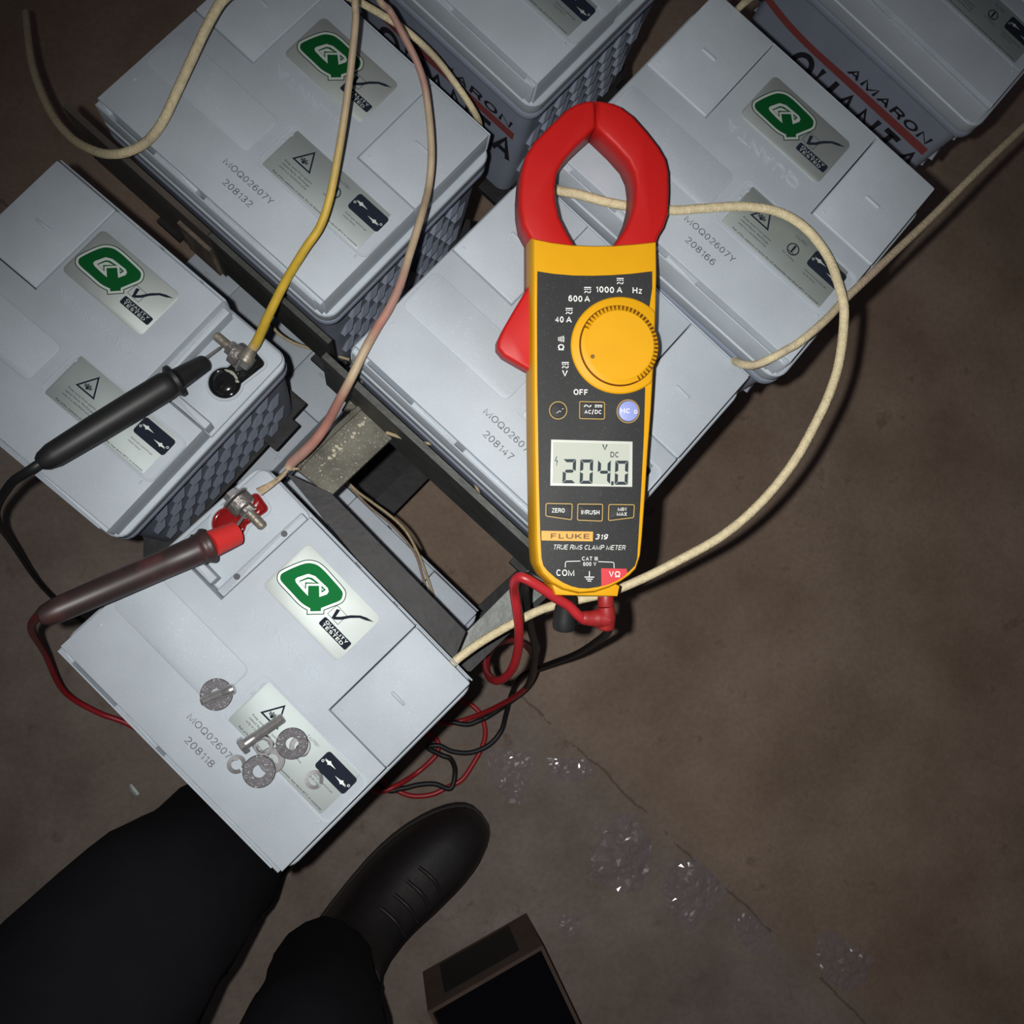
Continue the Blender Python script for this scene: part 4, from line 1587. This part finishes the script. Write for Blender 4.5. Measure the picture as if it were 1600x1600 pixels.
pm = empty('taped_wire', P(455, 727, .535))
tag(pm, 'pinkish taped wire coming down to the exposed red terminal', 'wire')
o = link('sleeve', cable_mesh('sleeve', pw, .0028, M_TAPE, col=pcol, rads=[.0022, .0022, .0022, .0023, .0023, .0024, .0024, .0024, .0025, .0025, .0025, .0026, .0026, .0027, .0028, .0028, .0028, .0029, .0030, .0032, .0034, .0036, .0036, .003]))
o.parent = pm
o.matrix_parent_inverse = pm.matrix_world.inverted()
mb = MB()
random.seed(4)
for k in range(9):
    dx = (k - 4) * .9
    mb.tube(smooth_path([P(452, 730, .537), P(440 + dx * .2, 744 + dx * .3, .537 + random.uniform(-.001, .001)), P(424 + dx * .4, 757 + dx * .5, .537), P(404 + dx * .8, 769 + dx * 1.0, .5365)], 4), .0011, 6)
for k in range(4):
    mb.tube([P(452, 730, .537), P(456 + 4 * k, 735 + random.uniform(-3, 3), .537)], .0005, 5)
o = link('bare_strands', mb.mesh('bare_strands', M_COPPER, 60))
o.parent = pm
o.matrix_parent_inverse = pm.matrix_world.inverted()

# copper lug crimped to the yellow wire, at the black terminal
mb = MB()
lug0, lug1 = P(393, 546, .516), P(381, 566, .514)
mb.tube(smooth_path([lug0, (lug0 + lug1) / 2, lug1], 4), [.0036, .0040, .0044, .0048, .0052, .0054, .0056, .0057, .0050], 12)
o = link('cable_lug', mb.mesh('cable_lug', M_OXIDE))
o.parent = wy_o
o['label'] = 'dull metal crimp lug'

# loose inner wires in the openings of the rack
THIN = (0.36, 0.29, 0.17)
for pts, lab in (([(604, 676, .527), (622, 682, .530), (640, 687, .533), (660, 692, .536), (674, 693, .536)], 'short thin tan wire poking out under the olive cross bar'),
                 ([(536, 745, .375), (556, 766, .375), (580, 784, .370), (610, 806, .366), (634, 830, .362), (652, 862, .358), (664, 892, .357), (673, 918, .357), (678, 934, .357)], 'thin tan wire lying over the low battery in the open gap'),
                 ([(738, 742, .54), (745, 762, .535), (756, 790, .525), (772, 814, .52), (795, 832, .52), (815, 842, .525), (834, 850, .53)], 'thin tan wire sagging beside the lower end of the meter'),
                 ([(420, 498, .40), (432, 518, .40), (455, 534, .40), (480, 543, .40), (510, 551, .40), (546, 562, .40)], 'thin tan wire in the slot between the left batteries')):
    o = link('thin_wire', cable_mesh('thin_wire', pts, .0013, M_SLEEVE, col=[THIN] * len(pts), sides=7))
    tag(o, lab, 'wire')
pk = [(548, 762, .370), (575, 790, .366), (606, 815, .360), (632, 842, .357), (650, 868, .356), (660, 900, .356), (668, 928, .356)]
o = link('thin_wire', cable_mesh('thin_wire', pk, .0011, M_SLEEVE, col=[(0.24, 0.17, 0.13)] * len(pk), sides=7))
tag(o, 'thin pinkish wire alongside the tan wire in the open gap', 'wire')

# ------------------------------------------------------------------ test leads with their plugs and probes
# red lead
red = empty('test_lead', P(945, 960, .60))
tag(red, 'red test lead plugged into the meter with its probe on the red terminal', 'test lead')


def child(parent, name, me):
    o = link(name, me)
    o.parent = parent
    o.matrix_parent_inverse = parent.matrix_world.inverted()
    return o


def P2(x, y, z):
    return P(x, y, z)


pz = .606
mb = MB()
mb.tube([P(946.5, 932.5, pz), P(946.5, 948, pz), P(946.5, 949, pz)], [.0049, .0049, .0052], 20)
el = smooth_path([P(947, 948, pz), P(948, 960, pz - .001), P(947, 972, pz - .004), P(946, 983, pz - .006)], 5)
mb.tube(el, [.0052] * 6 + [.0055] * (len(el) - 9) + [.0054, .0048, .0036], 20)
mb.tube(smooth_path([P(950, 966, pz - .002), P(935, 966, pz - .002), P(920, 966, pz - .001), P(908, 965, pz)], 4), [.0056] * 6 + [.0050, .0048, .0046, .0044, .0043, .0040, .0036], 18)
child(red, 'plug', mb.mesh('plug', M_PLUGRED, 50))
rl = [(912, 968, pz), (902, 960, pz + .002), (888, 946, pz + .004), (868, 934, pz + .007), (845, 918, pz + .010), (824, 905.5, pz + .012), (811, 902, pz + .010), (803.5, 911, pz + .003), (804, 928, pz - .01), (808, 955, pz - .02), (811, 985, pz - .035), (809, 1017, pz - 0.0595), (801, 1044, pz - 0.0833), (787, 1060, pz - 0.1071), (772, 1063, pz - 0.1309), (761, 1050, pz - 0.1666), (761, 1026, pz - 0.2023), (772, 1008, pz - 0.2380), (788, 1001, pz - 0.2737), (806, 1001, pz - 0.3094), (824, 1011, pz - 0.3570), (834, 1028, pz - 0.4046), (834, 1052, pz - 0.4522), (820, 1076, pz - 0.4998), (795, 1094, pz - 0.5474), (762, 1111, pz - 0.5831), (728, 1124, .005), (700, 1130, .0036), (672, 1126, .0036), (660, 1108, .0036), (690, 1092, .0036), (725, 1096, .0036), (748, 1112, .005), (758, 1140, .005), (754, 1165, .004), (740, 1192, .0036), (722, 1218, .0036), (701, 1229, .0036), (676, 1241, .0036), (648, 1244, .0036), (626, 1238, .0036), (600, 1222, .0036), (560, 1172, .02), (480, 1122, .03), (400, 1112, .03), (335, 1145, .03), (290, 1193, .045), (245, 1160, .055), (200, 1131, .06), (150, 1112, .07), (100, 1080, .10), (70, 1020, .2), (50, 985, .38), (60, 962, .53), (80, 952, .578)]
child(red, 'cord', cable_mesh('cord', rl, .0031, M_REDRUB, n=6, sides=10))
xt = [(688, 1172, .012), (670, 1190, .010), (645, 1210, .010), (618, 1226, .010), (592, 1240, .010)]
# probe
n0, n1 = P(388, 797, .5380), P(366, 826, .5485)
mb = MB()
mb.tube([n0, n0 + (n1 - n0) * .15, n1], [.0002, .0009, .0010], 10)
child(red, 'probe_needle', mb.mesh('probe_needle', M_STEEL, 60))
pa, pb = P(369, 833, .5495), P(328, 851, .5605)
mb = MB()
mb.tube([pa, pa + (pb - pa) * .03, pb], [.0070, .0079, .0086], 24)
child(red, 'probe_tip', mb.mesh('probe_tip', M_REDTIP, 50))
pd = P(60, 966, .596)
mb = MB()
ax = (pd - pb)
ts = [0, .005, .02, .04, .06, .075, .09, .3, .6, .9, .97, 1]
rs = [.0088, .0112, .0116, .0104, .0096, .0103, .0092, .0086, .0082, .0075, .006, .004]
mb.tube([pb + ax * t for t in ts], rs, 24)
child(red, 'probe_handle', mb.mesh('probe_handle', M_BRNRUB, 50))

# black lead
blk = empty('test_lead', P(880, 955, .60))
tag(blk, 'black test lead plugged into the meter with its probe on the black terminal', 'test lead')
mb = MB()
pts = [P(887, 933, pz - .001), P(886, 942, pz - .003), P(884, 950, pz - .005), P(882, 965, pz - .008), P(881, 976, pz - .009), P(880.5, 981, pz - .010)]
mb.tube(pts, [.0050, .0056, .0066, .0070, .0071, .0066], 24)
child(blk, 'plug', mb.mesh('plug', M_BLKRUB, 50))
bl = [(884, 974, .588), (905, 968, .578), (930, 970, .566), (948, 978, .54), (950, 986, .50), (938, 998, .43), (900, 1022, .29), (850, 1041, .17), (815, 1057, .10), (799, 1085, .04), (790, 1118, .018), (783, 1142, .0105), (764, 1164, .0105), (735, 1176, .0105), (706, 1174, .0105), (686, 1165, .0105), (668, 1168, .0105), (690, 1180, .018), (704, 1186, .018), (711, 1205, .0105), (704, 1232, .0105), (680, 1225, .0105), (655, 1226, .0105), (628, 1232, .0105), (600, 1232, .0105), (556, 1180, .028), (480, 1130, .04), (400, 1080, .04), (300, 1050, .04), (190, 1010, .04), (80, 930, .05), (20, 850, .2), (-6, 806, .40), (14, 760, .52), (42, 738, .550), (64, 723, .553)]
bs = [(888, 944, .588), (868, 923, .583), (845, 906, .580), (829, 900, .578), (821, 908, .570), (820, 930, .545), (823, 955, .520), (830, 985, .46), (836, 1012, .37), (834, 1042, .24), (822, 1074, .11), (800, 1094, .034), (765, 1118, .0125), (748, 1126, .0125), (730, 1132, .0125), (705, 1128, .0105)]
child(blk, 'cord', cable_mesh('cord', bs, .0031, M_BLKRUB, n=6, sides=10))
child(blk, 'cord', cable_mesh('cord', bl, .0031, M_BLKRUB, n=6, sides=10))
n0, n1 = P(347, 541, .5145), P(322, 559, .523)
mb = MB()
mb.tube([n0, n0 + (n1 - n0) * .15, n1], [.0003, .0010, .0011], 10)
child(blk, 'probe_needle', mb.mesh('probe_needle', M_STEEL, 60))
pa, pb = P(321, 566, .5265), P(276, 593, .539)
mb = MB()
mb.tube([pa, pa + (pb - pa) * .05, pb], [.0046, .0056, .0072], 24)
child(blk, 'probe_tip', mb.mesh('probe_tip', M_BLKRUB, 50))
pd = P(60, 725, .553)
ax = (pd - pb)
mb = MB()
ts = [0, .004, .03, .05, .07, .1, .3, .6, .9, .97, 1]
rs = [.0078, .0112, .0112, .0085, .0092, .0094, .0094, .0090, .008, .0062, .004]
mb.tube([pb + ax * t for t in ts], rs, 24)
child(blk, 'probe_handle', mb.mesh('probe_handle', M_BLKRUB, 50))

# short second loop of the red lead hanging under the near battery
o = child(red, 'cord', cable_mesh('cord', [(625, 1128, .0036), (655, 1138, .0036), (682, 1156, .0036), (684, 1174, .0036), (672, 1190, .0036), (648, 1210, .0036), (618, 1228, .0190), (590, 1236, .0185), (545, 1215, .010), (500, 1160, .012)], .0031, M_REDRUB, n=6))

# ------------------------------------------------------------------ loose hardware on the near battery
def on_bl(px, py, h):
    q = tolocal(MW_BL, px, py, h)
    return MW_BL @ Vector((q.x, q.y, h))


NB = (MW_BL.to_3x3() @ Vector((0, 0, 1))).normalized()


def washer(px, py, r0, r1, th, h, label, m=M_WASHER, tilt=(0, 0)):
    c = on_bl(px, py, h)
    n = (NB + MW_BL.to_3x3() @ Vector((tilt[0], tilt[1], 0))).normalized()
    mb = MB()
    mb.disc_ring((0, 0, 0), n, r0, r1, th)
    o = link('washer', mb.mesh('washer', m), mw=Matrix.Translation(c))
    tag(o, label, 'washer', 'loose hardware on the battery lid')
    return o


def spring_washer(px, py, r0, r1, th, h, label):
    c = on_bl(px, py, h)
    e1 = (MW_BL.to_3x3() @ Vector((1, 0, 0)))
    e2 = (MW_BL.to_3x3() @ Vector((0, 1, 0)))
    rings = []
    n = 34
    for k in range(n + 1):
        a = math.radians(12) + (2 * math.pi - math.radians(24)) * k / n
        d = e1 * math.cos(a) + e2 * math.sin(a)
        up = NB * (.0009 * k / n)
        rings.append([d * r0 + up, d * r1 + up, d * r1 + up + NB * th, d * r0 + up + NB * th])
    mb = MB()
    mb.loft(rings)
    o = link('spring_washer', mb.mesh('spring_washer', M_SPRING, 40), mw=Matrix.Translation(c))
    tag(o, label, 'washer', 'loose hardware on the battery lid')
    return o


def nut(px, py, r, hole, th, h, label):
    c = on_bl(px, py, h)
    e1 = (MW_BL.to_3x3() @ Vector((math.cos(.35), math.sin(.35), 0)))
    e2 = NB.cross(e1)
    mb = MB()
    n = 24

    def hexr(a):
        a = (a + math.pi / 6) % (math.pi / 3) - math.pi / 6
        return r * math.cos(math.pi / 6) / math.cos(a)
    R_ = lambda f, z: [(e1 * math.cos(2 * math.pi * k / n) + e2 * math.sin(2 * math.pi * k / n)) * f(2 * math.pi * k / n) + NB * z for k in range(n)]
    hx = lambda a: hexr(a)
    hi = lambda a: min(hexr(a), r * .90)
    hc = lambda a: hole
    hc2 = lambda a: hole * 1.15
    mb.loft([R_(hc2, .0001), R_(hi, 0), R_(hx, .0006), R_(hx, th - .0006), R_(hi, th), R_(hc2, th), R_(hc, th - .0006), R_(hc, .0006), R_(hc2, .0001)], False, False)
    o = link('nut', mb.mesh('nut', M_SPRING, 30), mw=Matrix.Translation(c))
    tag(o, label, 'nut', 'loose hardware on the battery lid')
    return o


def bolt(p_head, p_tip, h0, h1, r, head_r, head_l, label, threads=True, hexhead=True):
    a, b = on_bl(*p_head, h0), on_bl(*p_tip, h1)
    mid = a.copy()
    d = (b - a).normalized()
    ln = (b - a).length
    o = empty('bolt', a)
    tag(o, label, 'bolt', 'loose hardware on the battery lid')
    mb = MB()
    n = 10
    pts, rs = [Vector((0, 0, 0))], [r]
    t = ln * (.25 if threads else .9)
    while t < ln - .001:
        pts += [d * t, d * (t + .0004)]
        rs += [r * .98, r * .90]
        t += .0008
    pts.append(d * ln)
    rs.append(r * .8)
    mb.tube(pts, rs, 16)
    s_ = link('shank', mb.mesh('shank', M_STEEL, 60), mw=Matrix.Translation(a))
    s_.parent = o
    s_.matrix_parent_inverse = o.matrix_world.inverted()
    mb = MB()
    if hexhead:
        mb.tube([d * -head_l, d * (-head_l + .0006), d * -.0003, Vector((0, 0, 0))], [head_r * .9, head_r, head_r, head_r * .92], 6)
    else:
        mb.tube([d * -head_l, d * -.0004, Vector((0, 0, 0))], [head_r * .8, head_r, head_r], 20)
    q = link('bolt_head', mb.mesh('bolt_head', M_STEEL, 25), mw=Matrix.Translation(a))
    q.parent = o
    q.matrix_parent_inverse = o.matrix_world.inverted()


washer(338.5, 1085, .0036, .0101, .0014, .0010, 'large washer lying under the short bolt, away from the other hardware')
bolt((360, 1078), (315, 1097), .0066, .0052, .0033, .0036, .0024, 'short bolt lying across a single large washer', threads=True, hexhead=False)
bolt((384, 1162), (443, 1121), .0060, .0040, .0034, .0056, .0038, 'long hex bolt lying across the warning label')
washer(456.5, 1161.5, .0040, .0100, .0014, .0022, 'upper large washer of the stacked pair beside the long bolt', tilt=(.03, -.02))
washer(469, 1166, .0036, .0066, .0012, .0006, 'smaller washer sticking out from under the stacked large washer', m=M_SPRING)
washer(405, 1205, .0040, .0102, .0016, .0020, 'dark large washer lying flat below the long bolt', tilt=(.02, .03))
washer(425, 1188, .0040, .0082, .0012, .0004, 'bright washer half hidden behind the dark large washer', m=M_SPRING)
spring_washer(370, 1193.5, .0034, .0058, .0014, .0004, 'split spring washer beside the serial number, left of the dark washer')
nut(412.5, 1164, .0067, .0038, .0042, .0005, 'bright hex nut lying against the long bolt')
spring_washer(491, 1217.5, .0036, .0058, .0020, .0004, 'spring washer lying at the edge of the black icon panel')

# ------------------------------------------------------------------ crumpled clear plastic bags on the floor
def bag(cx, cy, outline, label, seed, amp=.012):
    """a crumpled clear film sheet whose outline is read at floor level"""
    rnd = random.Random(seed)
    pts = [P(x, y, .008) for x, y in outline]
    c = sum(pts, Vector()) / len(pts)
    from mathutils.geometry import delaunay_2d_cdt
    poly = [Vector((p.x - c.x, p.y - c.y)) for p in pts]
    jag = []
    for i, p in enumerate(poly):
        q = poly[(i + 1) % len(poly)]
        for t in (0, .33, .66):
            w = p.lerp(q, t)
            jag.append(w * (1 + rnd.uniform(-.10, .04)))
    size = max(p.length for p in jag)
    cand = list(jag)
    k = 0
    while len(cand) < len(jag) + 230 and k < 9000:
        k += 1
        p = Vector((rnd.uniform(-size, size), rnd.uniform(-size, size)))
        inside = False
        for i in range(len(jag)):
            a_, b_ = jag[i], jag[(i + 1) % len(jag)]
            if (a_.y > p.y) != (b_.y > p.y) and p.x < (b_.x - a_.x) * (p.y - a_.y) / (b_.y - a_.y) + a_.x:
                inside = not inside
        if inside and all((p - w).length > .0022 for w in cand):
            cand.append(p)
    nj = len(jag)
    vv, _, ff, *_r = delaunay_2d_cdt(cand, [(i, (i + 1) % nj) for i in range(nj)], [], 1, 1e-7)
    out = []
    for p in vv:
        q = Vector((p.x * 30 + seed * 7.1, p.y * 30, seed * 3.3))
        out.append((p.x, p.y, .002 + amp * (.75 * abs(noise.noise(q)) + .55 * abs(noise.noise(q * 2.6)) + .24 * rnd.random()) * (1 - .5 * p.length / size)))
    mb = MB()
    mb.add(out, [tuple(f) for f in ff])
    o = link('plastic_bag', mb.mesh('plastic_bag', M_FILMBAG, 0), mw=Matrix.Translation((c.x, c.y, 0)))
    tag(o, label, 'plastic bag', 'empty clear plastic bags on the floor')


bag(800, 1205, [(752, 1172), (790, 1168), (838, 1180), (832, 1215), (812, 1262), (796, 1255), (770, 1222)], 'crumpled clear bag nearest the boot toe and the coiled leads', 1, .010)
bag(895, 1207, [(855, 1186), (885, 1184), (925, 1188), (932, 1212), (900, 1226), (862, 1214)], 'small crumpled clear bag just beside the one by the boot toe', 2, .009)
bag(975, 1330, [(968, 1268), (990, 1272), (1018, 1310), (1020, 1345), (1004, 1392), (965, 1398), (925, 1372), (922, 1330), (945, 1296)], 'large crumpled clear bag with the brightest glints, mid floor', 3, .016)
bag(1085, 1395, [(1058, 1342), (1092, 1336), (1118, 1370), (1140, 1392), (1122, 1420), (1085, 1452), (1050, 1428), (1030, 1392)], 'crumpled clear bag with a pale lilac flap, second from the large one', 4, .014)
bag(1180, 1470, [(1140, 1440), (1170, 1425), (1205, 1450), (1212, 1488), (1198, 1500), (1160, 1476)], 'dull flattened clear bag between the lilac one and the far one', 5, .007)
bag(1318, 1502, [(1278, 1462), (1300, 1452), (1340, 1478), (1370, 1500), (1352, 1540), (1322, 1552), (1290, 1532), (1272, 1495)], 'crumpled clear bag lying farthest from the boot and carton', 6, .014)
bag(883, 1450, [(870, 1432), (900, 1430), (908, 1445), (895, 1470), (876, 1462)], 'tiny scrap of clear film beside the corner of the carton', 8, .006)
mb = MB()
g0 = P(209, 1234, .006)
mb.tube([g0 + Vector((-.004, .006, 0)), g0, g0 + Vector((.005, -.006, 0))], [.0022, .004, .003], 8)
tag(link('film_scrap', mb.mesh('film_scrap', M_PRINTW, 30)), 'tiny pale scrap on the floor beside the dark trouser leg', 'scrap')

# ------------------------------------------------------------------ carton on the floor
ca, cb, cd = P(822, 1426, 0), P(660, 1518, 0), P(965, 1612, 0)
ex = (cb - ca)
ex.normalize()
ey = Vector((-ex.y, ex.x, 0))
if ey.dot(cd - ca) < 0:
    ey = -ey
lx, ly, hz, th = (cb - ca).length, .26, .113, .004
cmw = Matrix(((ex.x, ey.x, 0, ca.x), (ex.y, ey.y, 0, ca.y), (0, 0, 1, .001), (0, 0, 0, 1)))
carton = empty('carton', mw=cmw)
tag(carton, 'open brown cardboard carton on the floor below the boot', 'carton')


def cpart(name, mb, m):
    o = bpy.data.objects.new(name, mb.mesh(name, m, 30))
    COL.objects.link(o)
    o.parent = carton
    return o


for (x0, x1, y0, y1) in ((0, lx, 0, th), (0, lx, ly - th, ly), (0, th, th, ly - th), (lx - th, lx, th, ly - th)):
    mb = MB()
    mb.box(x0, x1, y0, y1, 0, hz)
    cpart('side_panel', mb, M_CARD)
mb = MB()
mb.box(th, lx - th, th, ly - th, 0, .004)
cpart('bottom_panel', mb, M_CARD)
mb = MB()
mb.box(.025, lx - .022, -.0004, .0002, .008, hz - .02)
cpart('dark_print', mb, M_CARDDARK)
for (a, b) in ((.020, .034), (.055, .075)):
    mb = MB()
    mb.box(-.0004, .0002, .02, ly, a, b)
    cpart('printed_stripe', mb, M_CARDSTR)
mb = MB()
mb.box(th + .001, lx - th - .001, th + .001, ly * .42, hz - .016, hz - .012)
cpart('dark_interior_sheet', mb, M_CARDIN)  # sheet added below the rim; its black stands for the shaded interior
mb = MB()
mb.loft([[(th + .004, ly * .44, hz - .03), (lx * .62, ly * .44, hz - .03), (lx * .62, ly * .44 + .002, hz - .03), (th + .004, ly * .44 + .002, hz - .03)],
         [(th + .004, ly * .40, hz + .006), (lx * .62, ly * .40, hz + .006), (lx * .62, ly * .40 + .002, hz + .006), (th + .004, ly * .40 + .002, hz + .006)]])
cpart('inner_flap', mb, M_CARD)

# ------------------------------------------------------------------ the person: trousers (one body) and boots
person = empty('person', P(520, 1480, 0))
tag(person, 'person in dark trousers and black boots standing over the near battery', 'person')
PI_ = person.matrix_world.inverted()
sk = [  # point, radius
    (Vector((-.22, -.66, .74)), .135),           # 0 pelvis
    (P(508, 1492, .125), .052),                   # 1 right ankle
    (P(497, 1560, .24), .056),                   # 2
    (P(480, 1680, .40), .070),                   # 3 right knee side
    (Vector((-.13, -.60, .64)), .090),           # 4 right hip
    (P(372, 1300, .125), .066),                   # 5 left ankle
    (P(338, 1330, .25), .070),                   # 6 left shin
    (P(215, 1450, .42), .078),                   # 7 left knee
    (Vector((-.34, -.44, .58)), .095),           # 8 left thigh
    (Vector((-.29, -.60, .68)), .105),           # 9 left hip
]
ed = [(0, 4), (4, 3), (3, 2), (2, 1), (0, 9), (9, 8), (8, 7), (7, 6), (6, 5)]
me = bpy.data.meshes.new('trousers')
me.from_pydata([tuple(p) for p, r in sk], ed, [])
tro = link('trousers', me)
me.materials.append(M_TROUSER)
md = tro.modifiers.new('Skin', 'SKIN')
md.use_smooth_shade = True
for i, (p, r) in enumerate(sk):
    sv = me.skin_vertices[0].data[i]
    sv.radius = (r, r)
    sv.use_root = (i == 0)
sb = tro.modifiers.new('Subdivision', 'SUBSURF')
sb.levels = sb.render_levels = 2
tex = bpy.data.textures.new('folds', 'CLOUDS')
tex.noise_scale = .07
dm = tro.modifiers.new('Folds', 'DISPLACE')
dm.texture = tex
dm.strength = .016
dm.texture_coords = 'GLOBAL'
tro.parent = person
tro.matrix_parent_inverse = PI_


def boot(toe, heel, flip, name):
    d = (toe - heel)
    d.z = 0
    ln = d.length
    d.normalize()
    s = Vector((-d.y, d.x, 0)) * flip
    o = empty(name, heel)
    o.parent = person
    o.matrix_parent_inverse = PI_

    def outline(x0, x1, wf, wh, n=40, asym=.010):
        pts = []
        for k in range(n):
            a = 2 * math.pi * k / n
            cx, sy = math.cos(a), math.sin(a)
            t = (cx + 1) / 2
            w = wh + (wf - wh) * (1 / (1 + math.exp(-(t - .48) * 9)))
            e = abs(sy) ** .75 * (1 if sy > 0 else -1)
            pts.append((x0 + (x1 - x0) * t, w * e + asym * math.sin(t * math.pi) * 0.6))
        return pts
    lay = [(0.0, 0, ln, .050, .036), (.012, -.002, ln + .001, .052, .038), (.024, -.002, ln + .001, .0525, .038)]
    mb = MB()
    mb.loft([[heel + d * x + s * y + Vector((0, 0, z)) for x, y in outline(a, b, wf, wh)] for z, a, b, wf, wh in lay])
    me = mb.mesh('sole', M_SOLE, 40)
    q = link('sole', me)
    q.parent = o
    q.matrix_parent_inverse = o.matrix_world.inverted() if False else (person.matrix_world @ Matrix.Translation(Vector())).inverted() if False else Matrix.Translation(heel).inverted()
    lay = [(.024, .002, ln - .002, .0495, .036), (.04, .002, ln - .003, .0500, .037), (.055, .003, ln - .009, .0480, .037), (.068, .004, ln - .022, .0440, .036), (.078, .004, ln - .045, .0400, .036),
           (.088, .003, ln - .078, .0370, .035), (.100, .002, ln - .112, .0360, .035), (.118, .000, ln - .145, .0365, .036), (.145, -.004, ln - .165, .0390, .038), (.175, -.006, ln - .168, .0400, .040)]
    mb = MB()
    mb.loft([[heel + d * x + s * y + Vector((0, 0, z)) for x, y in outline(a, b, wf, wh)] for z, a, b, wf, wh in lay])
    # toe-cap welt and laces
    me = mb.mesh('upper', M_BOOT, 60)
    q = link('upper', me)
    q.parent = o
    q.matrix_parent_inverse = Matrix.Translation(heel).inverted()
    mb = MB()
    for k in range(4):
        x = ln - .085 - .018 * k
        zz = .090 + .008 * k
        mb.tube(smooth_path([heel + d * x + s * -.020 + Vector((0, 0, zz)), heel + d * (x + .004) + Vector((0, 0, zz + .006)), heel + d * x + s * .020 + Vector((0, 0, zz))], 4), .0022, 7)
    q = link('laces', mb.mesh('laces', M_BOOT, 60))
    q.parent = o
    q.matrix_parent_inverse = Matrix.Translation(heel).inverted()
    return o


boot(P(750, 1268, .0), P(472, 1520, .0), 1, 'boot')
boot(P(470, 1212, .0), P(352, 1385, .0), -1, 'boot')
